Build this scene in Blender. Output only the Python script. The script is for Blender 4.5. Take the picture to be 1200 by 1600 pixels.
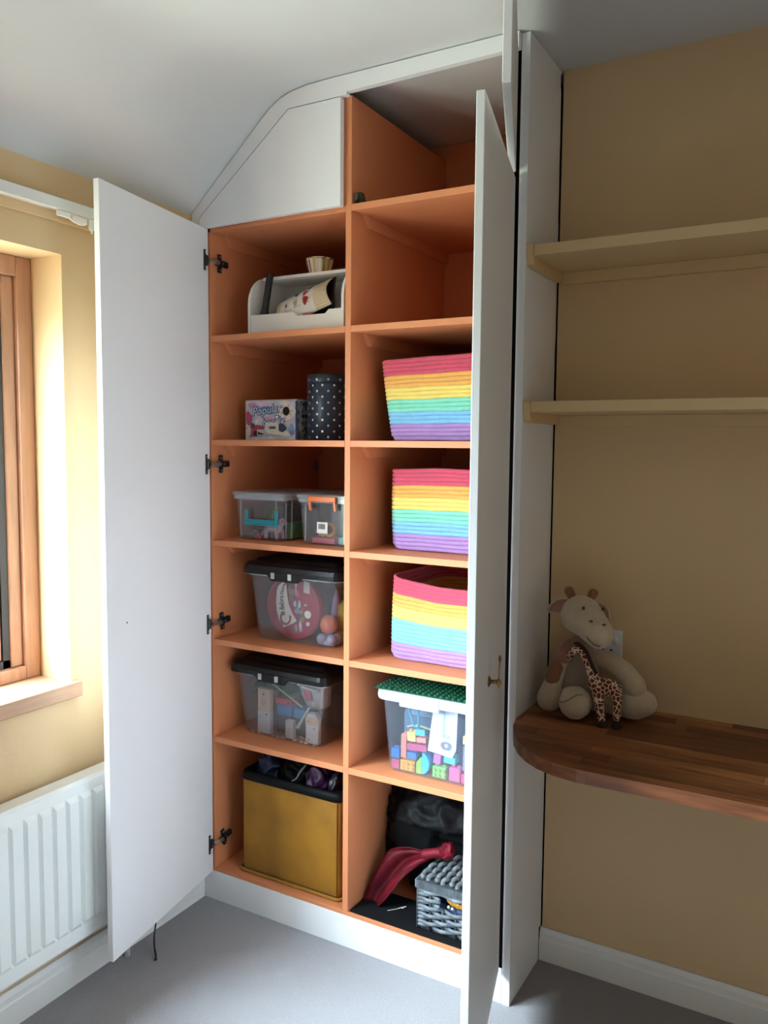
import bpy, bmesh, math, random
from mathutils import Vector, Matrix
from mathutils import noise as mnoise

for o in list(bpy.data.objects):
    bpy.data.objects.remove(o)
S = bpy.context.scene
C = S.collection
R = math.radians

# ------------------------------------------------------------------ camera
cam_d = bpy.data.cameras.new('camera')
cam = bpy.data.objects.new('camera', cam_d)
C.objects.link(cam)
cam_d.sensor_fit = 'HORIZONTAL'
cam_d.sensor_width = 36.0
cam_d.lens = 1280.88 / 1200 * 36.0
cam_d.clip_start = 0.02
_r = Vector((0.86908628, 0.49458166, 0.00883224))
_u = Vector((-0.04785206, 0.06628814, 0.99665243))
_f = Vector((-0.49234054, 0.8665996, -0.08127686))
cam.matrix_world = Matrix(((_r.x, _u.x, -_f.x, 1.6355), (_r.y, _u.y, -_f.y, -1.8949),
                           (_r.z, _u.z, -_f.z, 1.4314), (0, 0, 0, 1)))
S.camera = cam

# ------------------------------------------------------------------ daylight and exposure
w = bpy.data.worlds.new('world')
S.world = w
w.use_nodes = True
_nt = w.node_tree
_bg = _nt.nodes['Background']
_tc = _nt.nodes.new('ShaderNodeTexCoord')
_sp = _nt.nodes.new('ShaderNodeSeparateXYZ')
_rp = _nt.nodes.new('ShaderNodeValToRGB')
_nt.links.new(_tc.outputs['Generated'], _sp.inputs[0])
_nt.links.new(_sp.outputs['Z'], _rp.inputs[0])
_rp.color_ramp.elements[0].position = 0.0
_rp.color_ramp.elements[0].color = (0.10, 0.105, 0.09, 1)      # ground and gardens outside
_rp.color_ramp.elements[1].position = 1.0
_rp.color_ramp.elements[1].color = (0.87, 0.94, 1.05, 1)       # overcast sky, brightest overhead
_e = _rp.color_ramp.elements.new(0.03)
_e.color = (0.29, 0.32, 0.36, 1)
_nt.links.new(_rp.outputs[0], _bg.inputs[0])
_bg.inputs[1].default_value = 168.0

pl = bpy.data.lights.new('window_portal', 'AREA')
pl.shape = 'RECTANGLE'
pl.size = 1.09
pl.size_y = 1.72
pl.cycles.is_portal = True
po = bpy.data.objects.new('window_portal', pl)
po.location = (-0.30, -1.341, 1.355)
po.rotation_euler = (0, R(-90), 0)
C.objects.link(po)

S.view_settings.view_transform = 'Standard'
S.view_settings.look = 'None'
S.view_settings.gamma = 1.0
S.view_settings.exposure = 0.0
S.view_settings.use_curve_mapping = False
S.cycles.max_bounces = 14
S.cycles.diffuse_bounces = 10
S.cycles.transparent_max_bounces = 24
S.cycles.use_denoising = True
S.cycles.caustics_refractive = False
S.cycles.caustics_reflective = False

# ------------------------------------------------------------------ helpers
def lin(c):
    return c / 12.92 if c <= 0.04045 else ((c + 0.055) / 1.055) ** 2.4

def rgb(h):
    if isinstance(h, str):
        h = [int(h[i:i + 2], 16) / 255 for i in (0, 2, 4)]
        return tuple(lin(v) for v in h) + (1,)
    return tuple(h) + (1,)

MATS = {}

def mat(name, col, rough=0.5, var=0.06, nscale=8.0, bump=0.0, bscale=60.0, metal=0.0, col2=None, spec=0.5, stretch=None, sheen=0.0):
    """A principled material whose colour wanders a little with noise and that has a fine noise relief."""
    if name in MATS:
        return MATS[name]
    m = bpy.data.materials.new(name)
    m.use_nodes = True
    nt = m.node_tree
    b = nt.nodes['Principled BSDF']
    b.inputs['Roughness'].default_value = rough
    b.inputs['Metallic'].default_value = metal
    b.inputs['Specular IOR Level'].default_value = spec
    if sheen:
        b.inputs['Sheen Weight'].default_value = sheen
    c = rgb(col)
    c2 = rgb(col2) if col2 else tuple(v * (1 - var * 2) for v in c[:3]) + (1,)
    tc = nt.nodes.new('ShaderNodeTexCoord')
    mp = nt.nodes.new('ShaderNodeMapping')
    if stretch:
        mp.inputs['Scale'].default_value = stretch
    nt.links.new(tc.outputs['Object'], mp.inputs[0])
    n = nt.nodes.new('ShaderNodeTexNoise')
    n.inputs['Scale'].default_value = nscale
    n.inputs['Detail'].default_value = 4
    nt.links.new(mp.outputs[0], n.inputs['Vector'])
    r = nt.nodes.new('ShaderNodeValToRGB')
    r.color_ramp.elements[0].position = 0.35
    r.color_ramp.elements[0].color = c2
    r.color_ramp.elements[1].position = 0.65
    r.color_ramp.elements[1].color = c
    nt.links.new(n.outputs['Fac'], r.inputs[0])
    nt.links.new(r.outputs[0], b.inputs['Base Color'])
    if bump:
        n2 = nt.nodes.new('ShaderNodeTexNoise')
        n2.inputs['Scale'].default_value = bscale
        n2.inputs['Detail'].default_value = 5
        nt.links.new(mp.outputs[0], n2.inputs['Vector'])
        bp = nt.nodes.new('ShaderNodeBump')
        bp.inputs['Strength'].default_value = bump
        bp.inputs['Distance'].default_value = 0.004
        nt.links.new(n2.outputs['Fac'], bp.inputs['Height'])
        nt.links.new(bp.outputs[0], b.inputs['Normal'])
    MATS[name] = m
    return m

def clear_mat(name, tint='FFFFFF', haze=0.16, gloss=0.08, hazecol='C9CDD3'):
    """Clear plastic: mostly see-through with a milky haze and a gloss."""
    if name in MATS:
        return MATS[name]
    m = bpy.data.materials.new(name)
    m.use_nodes = True
    nt = m.node_tree
    nt.nodes.remove(nt.nodes['Principled BSDF'])
    out = nt.nodes['Material Output']
    t = nt.nodes.new('ShaderNodeBsdfTransparent')
    t.inputs[0].default_value = rgb(tint)
    d = nt.nodes.new('ShaderNodeBsdfDiffuse')
    g = nt.nodes.new('ShaderNodeBsdfGlossy')
    g.inputs['Roughness'].default_value = 0.12
    n = nt.nodes.new('ShaderNodeTexNoise')
    n.inputs['Scale'].default_value = 30
    r = nt.nodes.new('ShaderNodeValToRGB')
    hc = rgb(hazecol)
    r.color_ramp.elements[0].color = tuple(v * 0.85 for v in hc[:3]) + (1,)
    r.color_ramp.elements[1].color = hc
    nt.links.new(n.outputs['Fac'], r.inputs[0])
    nt.links.new(r.outputs[0], d.inputs[0])
    m1 = nt.nodes.new('ShaderNodeMixShader')
    m1.inputs[0].default_value = haze
    nt.links.new(t.outputs[0], m1.inputs[1])
    nt.links.new(d.outputs[0], m1.inputs[2])
    m2 = nt.nodes.new('ShaderNodeMixShader')
    m2.inputs[0].default_value = gloss
    nt.links.new(m1.outputs[0], m2.inputs[1])
    nt.links.new(g.outputs[0], m2.inputs[2])
    nt.links.new(m2.outputs[0], out.inputs[0])
    MATS[name] = m
    return m

BASE = {}

def tag(o, label=None, cat=None, group=None, kind=None):
    if label: o['label'] = label
    if cat: o['category'] = cat
    if group: o['group'] = group
    if kind: o['kind'] = kind
    return o

def thing(name, label, cat, loc=(0, 0, 0), group=None):
    o = bpy.data.objects.new(name, None)
    o.empty_display_size = 0.05
    o.location = loc
    C.objects.link(o)
    tag(o, label, cat, group)
    BASE[o.name] = Vector(loc)
    return o

def obj(name, bm, m, parent=None, smooth=False, label=None, loc=None, kind=None):
    """Link a bmesh built in world coordinates as ONE mesh object (a part when it has a parent)."""
    bmesh.ops.recalc_face_normals(bm, faces=bm.faces)
    me = bpy.data.meshes.new(name)
    if parent is not None:
        base = BASE[parent.name]
    else:
        base = Vector(loc) if loc is not None else Vector((0, 0, 0))
    bmesh.ops.translate(bm, verts=bm.verts, vec=-base)
    bm.to_mesh(me)
    bm.free()
    for mm in (m if isinstance(m, (list, tuple)) else [m]):
        me.materials.append(mm)
    if smooth:
        for p in me.polygons:
            p.use_smooth = True
    o = bpy.data.objects.new(name, me)
    C.objects.link(o)
    BASE[o.name] = base
    if parent is not None:
        o.parent = parent
    else:
        o.location = base
    if label: o['label'] = label
    if kind: o['kind'] = kind
    return o

def NB():
    return bmesh.new()

def box(bm, x0, x1, y0, y1, z0, z1, bev=0.0, seg=2, mi=0, M=None):
    r = bmesh.ops.create_cube(bm, size=1.0)
    vs = r['verts']
    for v in vs:
        v.co = Vector(((x0 + x1) / 2 + v.co.x * (x1 - x0), (y0 + y1) / 2 + v.co.y * (y1 - y0), (z0 + z1) / 2 + v.co.z * (z1 - z0)))
    fs = set(f for v in vs for f in v.link_faces)
    for f in fs: f.material_index = mi
    if bev > 0:
        es = list(set(e for v in vs for e in v.link_edges))
        rr = bmesh.ops.bevel(bm, geom=es, offset=bev, segments=seg, affect='EDGES', profile=0.5)
        vs = list(set(v for f in rr['faces'] for v in f.verts) | set(v for v in vs if v.is_valid))
        for f in rr['faces']: f.material_index = mi
    if M is not None:
        bmesh.ops.transform(bm, matrix=M, verts=[v for v in vs if v.is_valid])
    return vs

def bbox(x0, x1, y0, y1, z0, z1, bev=0.001, seg=2):
    bm = NB()
    box(bm, x0, x1, y0, y1, z0, z1, bev, seg)
    return bm

def prism(bm, poly, vec, mi=0, bev=0.0):
    """Closed prism: a 3D polygon swept along a vector."""
    vec = Vector(vec)
    a = [bm.verts.new(p) for p in poly]
    b = [bm.verts.new(Vector(p) + vec) for p in poly]
    fs = [bm.faces.new(a), bm.faces.new(list(reversed(b)))]
    n = len(poly)
    for i in range(n):
        fs.append(bm.faces.new((a[i], b[i], b[(i + 1) % n], a[(i + 1) % n])))
    for f in fs: f.material_index = mi
    if bev:
        es = list(set(e for f in fs for e in f.edges))
        bmesh.ops.recalc_face_normals(bm, faces=fs)
        rr = bmesh.ops.bevel(bm, geom=es, offset=bev, segments=1, affect='EDGES')
        for f in rr['faces']: f.material_index = mi
    return a + b

def frame_for(d):
    d = Vector(d).normalized()
    up = Vector((0, 0, 1)) if abs(d.z) < 0.95 else Vector((1, 0, 0))
    a = d.cross(up).normalized()
    return a, a.cross(d).normalized()

def tube(bm, pts, rad, n=10, mi=0, cap=True, closed=False, sq=(1, 1)):
    """Round tube along a polyline; rad is one number or one per point."""
    pts = [Vector(p) for p in pts]
    if not isinstance(rad, (list, tuple)): rad = [rad] * len(pts)
    rings = []
    N = len(pts)
    pa = None
    for i, p in enumerate(pts):
        if closed:
            d = pts[(i + 1) % N] - pts[i - 1]
        else:
            d = pts[min(i + 1, N - 1)] - pts[max(i - 1, 0)]
        a, b = frame_for(d)
        if pa is not None and a.dot(pa) < 0: a, b = -a, -b
        pa = a
        rings.append([bm.verts.new(p + (a * math.cos(2 * math.pi * k / n) * sq[0] + b * math.sin(2 * math.pi * k / n) * sq[1]) * rad[i]) for k in range(n)])
    fs = []
    for i in range(N if closed else N - 1):
        A, B = rings[i], rings[(i + 1) % N]
        for k in range(n):
            fs.append(bm.faces.new((A[k], A[(k + 1) % n], B[(k + 1) % n], B[k])))
    if cap and not closed:
        fs.append(bm.faces.new(list(reversed(rings[0]))))
        fs.append(bm.faces.new(rings[-1]))
    for f in fs: f.material_index = mi
    return rings

def lathe(bm, prof, c, axis='Z', n=32, mi=0, closed_bottom=True):
    """Surface of revolution from (radius, height) pairs."""
    c = Vector(c)
    rings = []
    for r, h in prof:
        ring = []
        for k in range(n):
            t = 2 * math.pi * k / n
            if axis == 'Z': p = Vector((r * math.cos(t), r * math.sin(t), h))
            elif axis == 'Y': p = Vector((r * math.cos(t), h, r * math.sin(t)))
            else: p = Vector((h, r * math.cos(t), r * math.sin(t)))
            ring.append(bm.verts.new(c + p))
        rings.append(ring)
    fs = []
    for A, B in zip(rings, rings[1:]):
        for k in range(n):
            fs.append(bm.faces.new((A[k], A[(k + 1) % n], B[(k + 1) % n], B[k])))
    if closed_bottom:
        fs.append(bm.faces.new(rings[0]))
        fs.append(bm.faces.new(rings[-1]))
    for f in fs: f.material_index = mi
    return rings

def ellipsoid(bm, c, r, rot=None, sub=3, mi=0):
    q = bmesh.ops.create_icosphere(bm, subdivisions=sub, radius=1.0)
    M = Matrix.Diagonal((r[0], r[1], r[2], 1))
    if rot is not None: M = rot.to_4x4() @ M
    M = Matrix.Translation(c) @ M
    bmesh.ops.transform(bm, matrix=M, verts=q['verts'])
    for f in set(f for v in q['verts'] for f in v.link_faces): f.material_index = mi
    return q['verts']

def remesh(o, vox, smooth=6):
    m = o.modifiers.new('remesh', 'REMESH')
    m.mode = 'VOXEL'
    m.voxel_size = vox
    m.use_smooth_shade = True
    if smooth:
        s = o.modifiers.new('smooth', 'SMOOTH')
        s.iterations = smooth
        s.factor = 0.5

def text_bm(body, size, M, depth=0.0004, shear=0.0, bold=0.0):
    cu = bpy.data.curves.new('t', 'FONT')
    cu.body = body
    cu.size = size
    cu.extrude = depth
    cu.shear = shear
    cu.offset = bold
    cu.resolution_u = 3
    cu.align_x = 'CENTER'
    cu.align_y = 'CENTER'
    to = bpy.data.objects.new('t', cu)
    C.objects.link(to)
    dg = bpy.context.evaluated_depsgraph_get()
    me = bpy.data.meshes.new_from_object(to.evaluated_get(dg))
    bm = NB()
    bm.from_mesh(me)
    bpy.data.objects.remove(to)
    bpy.data.curves.remove(cu)
    bpy.data.meshes.remove(me)
    bmesh.ops.transform(bm, matrix=M, verts=bm.verts)
    return bm

# text lying on a front face (facing -y): local x -> world x, local y -> world z
FRONT = Matrix(((1, 0, 0, 0), (0, 0, -1, 0), (0, 1, 0, 0), (0, 0, 0, 1)))

# ------------------------------------------------------------------ materials of the setting
M_ceil = mat('ceiling_paint', 'C6C7C8', 0.9, 0.015, 1.5, 0.25, 18)
M_wall = mat('cream_wall_paint', 'CFB28A', 0.85, 0.03, 2.0, 0.15, 45)
M_farwall = mat('fawn_wall_paint', 'C9B7A6', 0.9, 0.03, 2.0, 0.15, 45)
M_white = mat('white_gloss_paint', 'E2E3E6', 0.45, 0.012, 3.0, 0.05, 90)
M_trim = mat('white_trim_paint', 'E3E3E2', 0.4, 0.015, 4.0, 0.05, 60)
M_orange = mat('orange_cupboard_paint', 'CA7F55', 0.6, 0.03, 5.0, 0.08, 70)
M_carpet = mat('grey_carpet', '918F94', 1.0, 0.10, 260.0, 0.9, 420, sheen=0.3)
M_frame = mat('varnished_pine', 'BC8F72', 0.3, 0.10, 10.0, 0.1, 60, stretch=(6, 6, 0.6))
M_sill = mat('pine_sill', 'B88F70', 0.5, 0.08, 14.0, 0.1, 60, stretch=(5, 0.6, 5))
M_rad = mat('radiator_enamel', 'E6E9E8', 0.35, 0.01, 3.0)
M_black = mat('black_plastic', '17181B', 0.4, 0.05, 20.0)
M_metal = mat('nickel_metal', 'C9C2BA', 0.3, 0.04, 30.0, metal=0.9)
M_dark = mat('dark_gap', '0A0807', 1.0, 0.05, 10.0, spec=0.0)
M_shelfpaint = mat('cream_shelf_paint', 'CDB083', 0.6, 0.03, 6.0, 0.1, 60)

H = 2.396
D = 0.2403            # chimney-breast wall beside the cupboard
XW = -0.098           # window wall
ZT = [2.068, 1.751, 1.443, 1.140, 0.835, 0.528]
XL, XD0, XD1, XR = -0.040, 0.4335, 0.4513, 0.888
DC = 0.574

def struct(name, bm, m, smooth=False):
    o = obj(name, bm, m, None, smooth)
    o['kind'] = 'structure'
    return o

# ------------------------------------------------------------------ room shell
bm = NB(); box(bm, -0.36, 3.90, -4.10, 0.75, -0.06, 0.0)
struct('floor', bm, M_carpet)

prof = [(XW - 0.0, 2.106), (XW + 0.02, 2.124), (0.17, 2.338), (0.20, 2.3605), (0.2334, 2.3777), (0.27, 2.388), (0.323, 2.3945), (0.40, H), (3.90, H)]
bm = NB()
ys = [-4.10 + i * 0.15 for i in range(33)] + [0.75]
top = 2.55
grid = []
for y in ys:
    row = []
    for (x, z) in prof:
        row.append(bm.verts.new((x, y, z)))
    grid.append(row)
for a, b in zip(grid, grid[1:]):
    for k in range(len(prof) - 1):
        bm.faces.new((a[k], a[k + 1], b[k + 1], b[k]))
for yy in (0, -1):
    pts = grid[yy]
    t0 = bm.verts.new((prof[0][0] - 0.26, ys[yy], top)); t1 = bm.verts.new((3.90, ys[yy], top)); t2 = bm.verts.new((prof[0][0] - 0.26, ys[yy], 2.106))
    bm.faces.new([t2, t0, t1] + list(reversed(pts)))
    if yy == 0: E0 = (t2, t0, t1)
    else: E1 = (t2, t0, t1)
bm.faces.new((E0[0], E1[0], E1[1], E0[1])); bm.faces.new((E0[1], E1[1], E1[2], E0[2]))
bm.faces.new((E0[0], grid[0][0], grid[-1][0], E1[0])); bm.faces.new((E0[2], E1[2], grid[-1][-1], grid[0][-1]))
struct('ceiling', bm, M_ceil, True)

WY0, WY1, WZ0, WZ1 = -2.20, -0.482, 0.773, 1.897
bm = NB()
box(bm, -0.36, XW, -4.10, 0.75, 0.0, WZ0)
box(bm, -0.36, XW, -4.10, 0.75, WZ1, 2.106)
box(bm, -0.36, XW, -4.10, WY0, WZ0, WZ1)
box(bm, -0.36, XW, WY1, 0.75, WZ0, WZ1)
struct('wall_left', bm, M_wall)
struct('wall_back', bbox(0.9445, 3.90, D, 0.75, 0, H, 0), M_wall)
struct('wall_alcove', bbox(XW, 0.9445, 0.592, 0.75, 0, H, 0), M_wall)
struct('wall_right', bbox(3.80, 3.90, -4.10, D, 0, H, 0), M_farwall)
struct('wall_rear', bbox(XW, 3.80, -4.10, -3.90, 0, H, 0), M_farwall)

def skirting(name, p0, p1, nrm, h=0.094, t=0.0155):
    bm = NB()
    p0, p1, n = Vector(p0), Vector(p1), Vector(nrm)
    pr = [(0, 0), (t, 0), (t, h * 0.66), (t * 0.8, h * 0.70), (t * 0.8, h * 0.86), (t * 0.45, h), (0, h)]
    prism(bm, [p0 + n * a + Vector((0, 0, b)) for a, b in pr], p1 - p0)
    return struct(name, bm, M_trim)
skirting('baseboard_left', (XW, 0.0, 0), (XW, -4.0, 0), (1, 0, 0))
skirting('baseboard_back', (0.9415, D, 0), (3.80, D, 0), (0, -1, 0), 0.092, 0.015)
skirting('baseboard_right', (3.80, -4.0, 0), (3.80, D - 0.016, 0), (-1, 0, 0))

# curtain batten on the window wall
bm = NB(); box(bm, XW, XW + 0.011, -2.6, -0.012, 1.9725, 2.030, 0.002)
struct('trim_1', bm, M_wall)

# ------------------------------------------------------------------ window
win = thing('window_1', 'pine-framed window in a deep cream reveal beside the radiator', 'window', (-0.24, (WY0 + WY1) / 2, WZ0))
win['kind'] = 'structure'
FX = -0.213
zs0, zs1 = 0.813, WZ1
bm = NB(); box(bm, FX - 0.075, FX, WY1 - 0.043, WY1, zs0, zs1, 0.003); obj('frame_jamb', bm, M_frame, win)
bm = NB(); box(bm, FX - 0.075, FX, WY0, WY0 + 0.043, zs0, zs1, 0.003); obj('frame_jamb', bm, M_frame, win)
bm = NB(); box(bm, FX - 0.075, FX - 0.001, WY0 + 0.043, WY1 - 0.043, zs1 - 0.05, zs1, 0.003); obj('frame_head', bm, M_frame, win)
bm = NB(); box(bm, FX - 0.075, FX - 0.001, WY0 + 0.043, WY1 - 0.043, zs0, zs0 + 0.035, 0.003); obj('frame_cill', bm, M_frame, win)
for ya, yb in ((WY1 - 0.078, WY1 - 0.043), (WY0 + 0.043, WY0 + 0.078)):
    bm = NB(); box(bm, FX - 0.070, FX - 0.014, ya, yb, zs0 + 0.035, zs1 - 0.05, 0.004); obj('frame_stop', bm, M_frame, win)
ym = (WY0 + WY1) / 2
bm = NB(); box(bm, FX - 0.074, FX - 0.003, ym - 0.03, ym + 0.03, zs0 + 0.035, zs1 - 0.05, 0.003); obj('mullion', bm, M_frame, win)
for ya, yb in ((ym + 0.03, WY1 - 0.078), (WY0 + 0.078, ym - 0.03)):
    bm = NB()
    g = 0.020
    for a, b, c, d in ((ya, yb, zs0 + 0.036, zs0 + 0.036 + g), (ya, yb, zs1 - 0.05 - g, zs1 - 0.051), (ya, ya + g, zs0 + 0.036, zs1 - 0.051), (yb - g, yb, zs0 + 0.036, zs1 - 0.051)):
        box(bm, FX - 0.066, FX - 0.019, a, b, c, d)
    obj('gasket', bm, M_black, win)
    bm = NB()
    s = 0.055
    a0, b0, c0, d0 = ya + g, yb - g, zs0 + 0.036 + g, zs1 - 0.051 - g
    box(bm, FX - 0.074, FX - 0.024, b0 - s, b0, c0, d0, 0.003)
    box(bm, FX - 0.074, FX - 0.024, a0, a0 + s, c0, d0, 0.003)
    box(bm, FX - 0.0735, FX - 0.0245, a0 + s, b0 - s, c0, c0 + s, 0.003)
    box(bm, FX - 0.0735, FX - 0.0245, a0 + s, b0 - s, d0 - s, d0, 0.003)
    sash = obj('sash', bm, M_frame, win)
    bm = NB(); box(bm, FX - 0.056, FX - 0.052, a0 + s - 0.004, b0 - s + 0.004, c0 + s - 0.004, d0 - s + 0.004)
    obj('pane', bm, clear_mat('window_glass', 'F4FBFA', 0.01, 0.05), sash)
bm = NB(); box(bm, FX - 0.075, -0.080, WY0 - 0.024, -0.458, WZ0, 0.813, 0.004)
# keep the horns clear of the wall: the sill is let into the opening and only its nosing runs past it
bm.free()
bm = NB()
prism(bm, [(FX - 0.075, WY0, WZ0), (FX - 0.075, WY1, WZ0), (XW, WY1, WZ0), (XW, -0.458, WZ0), (-0.080, -0.458, WZ0), (-0.080, WY0 - 0.024, WZ0), (XW, WY0 - 0.024, WZ0), (XW, WY0, WZ0)], (0, 0, 0.813 - WZ0), 0, 0.002)
obj('window_sill', bm, M_sill, win)

# ------------------------------------------------------------------ fitted cupboard
cup = thing('fitted_cupboard', 'tall fitted cupboard with orange shelves and open white doors', 'cupboard', (0.43, 0.28, 0))
obj('side_panel', bbox(XL - 0.018, XL, 0.0, DC, 0.0934, 2.052), M_orange, cup)
obj('side_panel', bbox(XR, XR + 0.018, 0.0, DC, 0.0934, 2.352), M_orange, cup)
obj('divider', bbox(XD0, XD1, 0.0, DC, 0.106, 2.3465), M_orange, cup)
obj('door_stop', bbox(XD0 - 0.012, XD0 - 0.0002, 0.0005, 0.020, 2.0685, 2.3420), M_orange, cup)
obj('back_panel', bbox(XL - 0.018, XR + 0.018, DC, DC + 0.006, 0.0934, 2.3945, 0), M_orange, cup)
obj('base_board', bbox(XL, XR, 0.001, DC, 0.0936, 0.106), M_orange, cup)
T = 0.0175
for i, z in enumerate(ZT):
    obj('shelf', bbox(XL, XD0, 0.0, DC, z - T, z, 0.0012), M_orange, cup)
    obj('shelf', bbox(XD1, XR, 0.0, DC, z - T, z, 0.0012), M_orange, cup)
    for x0, x1 in ((XL, XL + 0.016), (XD1, XD1 + 0.016), (XR - 0.016, XR), (XD0 - 0.016, XD0)):
        bm = NB()
        zt = z - T
        prism(bm, [(x0, 0.055, zt), (x0, DC, zt), (x0, DC, zt - 0.030), (x0, 0.085, zt - 0.030)], (x1 - x0, 0, 0), 0, 0.001)
        obj('batten', bm, M_orange, cup)
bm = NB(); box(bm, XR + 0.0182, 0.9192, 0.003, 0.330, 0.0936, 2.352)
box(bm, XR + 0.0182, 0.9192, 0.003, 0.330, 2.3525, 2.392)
obj('painted_gap_shade', bm, M_dark, cup)  # added near-black block, stands in for the shade inside the gap
# plinth
obj('plinth', bbox(-0.0815, 0.9185, 0.0, 0.018, 0.0, 0.0932, 0.001), M_white, cup)
# end panel beside the chimney breast, its rear edge scribed roughly to the wall
bm = NB()
prf = [(0.0, 0.0), (D - 0.016, 0.0), (D - 0.016, 0.0935), (D - 0.0005, 0.0935), (D - 0.0005, 1.55), (D - 0.003, 1.56), (D - 0.0035, 1.69), (D - 0.0005, 1.71), (D - 0.0005, 2.01), (D - 0.003, 2.02), (D - 0.0022, 2.10), (D - 0.0045, 2.16), (D - 0.003, 2.22), (D - 0.005, 2.30), (D - 0.0045, 2.34), (D - 0.010, 2.355), (D - 0.012, 2.383), (D - 0.001, 2.39), (D - 0.001, H - 0.002), (0.0, H - 0.002)]
prism(bm, [(0.9195, a, b) for a, b in prf], (0.0205, 0, 0))
obj('end_panel', bm, M_white, cup)

# fascia following the ceiling
def ceil_z(x):
    for (x0, z0), (x1, z1) in zip(prof, prof[1:]):
        if x0 <= x <= x1:
            return z0 + (z1 - z0) * (x - x0) / (x1 - x0)
    return H
bm = NB()
outer = [(XW + 0.002, 2.06)] + [(x, ceil_z(x) - 0.003) for x in (XW + 0.004, -0.05, 0.05, 0.15, 0.20, 0.2334, 0.27, 0.323, 0.40, 0.55, 0.75, 0.9185)]
inner = [(0.9185, 2.356), (0.445, 2.3505), (0.445, 2.3425), (0.2575, 2.3425), (-0.0655, 2.0925), (-0.0655, 2.06)]
prism(bm, [(x, -0.018, z) for x, z in outer + inner], (0, 0.0175, 0))
obj('fascia', bm, M_white, cup)
# filler strip down the window wall
obj('filler', bbox(XW + 0.0165, XL - 0.0185, 0.001, 0.018, 0.0936, 2.058, 0.0005), M_white, cup)

def hinge(door, z, I0, d, nin, tilt=0.0):
    """Sprung hinge: cup plate on the door, arm, cross-shaped plate on the cupboard side."""
    bm = NB()
    d = Vector((d[0], d[1], 0)); nin = Vector((nin[0], nin[1], 0)); up = Vector((0, 0, 1))
    I0 = Vector((I0[0], I0[1], z))
    Md = Matrix(((d.x, nin.x, 0, I0.x), (d.y, nin.y, 0, I0.y), (0, 0, 1, I0.z), (0, 0, 0, 1)))
    box(bm, 0.018, 0.027, 0.0003, 0.004, -0.030, 0.030, 0.0012, 1, 0, Md)
    box(bm, 0.008, 0.020, 0.0003, 0.0065, -0.016, 0.016, 0.003, 1, 0, Md)
    for s in (-1, 1):
        lathe(bm, [(0.0022, 0.0), (0.0022, 0.0008)], Md @ Vector((0.0225, 0.004, 0.022 * s)), 'X', 8, 1)
    a = Md @ Vector((0.010, 0.009, 0.0)); b = Vector((XL + 0.012, 0.024, z))
    tube(bm, [a, (a + b) / 2 + Vector((0.004, 0, 0)), b], 0.0075, 4, 1)
    Mp = Matrix.Translation((XL, 0.038, z)) @ Matrix.Rotation(tilt, 4, 'X')
    box(bm, 0.0003, 0.006, -0.008, 0.008, -0.027, 0.027, 0.0015, 1, 0, Mp)
    box(bm, 0.0006, 0.012, -0.020, 0.032, -0.009, 0.009, 0.002, 1, 0, Mp)
    box(bm, 0.006, 0.0145, 0.006, 0.024, -0.006, 0.006, 0.0015, 1, 0, Mp)
    for s in (-1, 1):
        lathe(bm, [(0.003, 0.0), (0.003, 0.001)], Mp @ Vector((0.006, 0, 0.019 * s)), 'X', 8, 1)
    for yy in (-0.010, 0.004):
        lathe(bm, [(0.0028, 0.0), (0.0028, 0.0012)], Mp @ Vector((0.0135, yy, 0)), 'X', 8, 1)
    return obj('hinge', bm, [M_black, M_metal], door)

def door_slab(name, P0, P1, n, t, z0, z1, label):
    bm = NB()
    P0 = Vector((P0[0], P0[1], z0)); P1 = Vector((P1[0], P1[1], z0)); n = Vector((n[0], n[1], 0)) * t
    prism(bm, [P0, P1, P1 + n, P0 + n], (0, 0, z1 - z0), 0, 0.0012)
    return obj(name, bm, M_white, cup, label=label)

def unit(a):
    l = math.hypot(*a)
    return (a[0] / l, a[1] / l)
I0, I1 = (-0.0435, -0.004), (0.0440, -0.4850)
dl = unit((I1[0] - I0[0], I1[1] - I0[1]))
nl = (dl[1], -dl[0])                      # away from the room (towards the window wall)
left_door = door_slab('door', I0, I1, nl, 0.0165, 0.0955, 2.061, 'tall white door swung open against the window wall')
for z, tl in ((1.968, 0.0), (1.3695, 0.0), (0.884, 0.12), (0.190, 0.28)):
    hinge(left_door, z, I0, dl, (-nl[0], -nl[1]), tl)
bm = NB()
pp = Vector((0.0200, -0.3535, 0.9687))
lathe(bm, [(0.002, 0), (0.002, 0.0008)], Vector((I0[0] + dl[0] * 0.41, I0[1] + dl[1] * 0.41, 0.9687)) , 'X', 10)
obj('screw_hole', bm, M_dark, left_door)

O0, O1 = (0.9140, -0.0100), (1.0384, -0.4920)
dr = unit((O1[0] - O0[0], O1[1] - O0[1]))
nr = (dr[1], -dr[0])
right_door = door_slab('door', O0, O1, nr, 0.0160, 0.0955, 2.0645, 'tall white door swung open beside the niche, brass drop handle')
U0 = (0.9140, -0.0080)
du = unit((0.335, -0.942))
door_slab('door', U0, (U0[0] + du[0] * 0.489, U0[1] + du[1] * 0.489), (du[1], -du[0]), 0.0165, 2.078, 2.348, 'short white top door swung open under the ceiling')
bm = NB()
prism(bm, [(-0.0630, -0.0205, 2.0625), (0.4290, -0.0205, 2.0625), (0.4290, -0.0205, 2.3390), (0.2590, -0.0205, 2.3390), (-0.0630, -0.0205, 2.0905)], (0, 0.018, 0), 0, 0.001)
obj('door', bm, M_white, cup, label='closed white top door with a slanted corner under the sloping ceiling')
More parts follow.
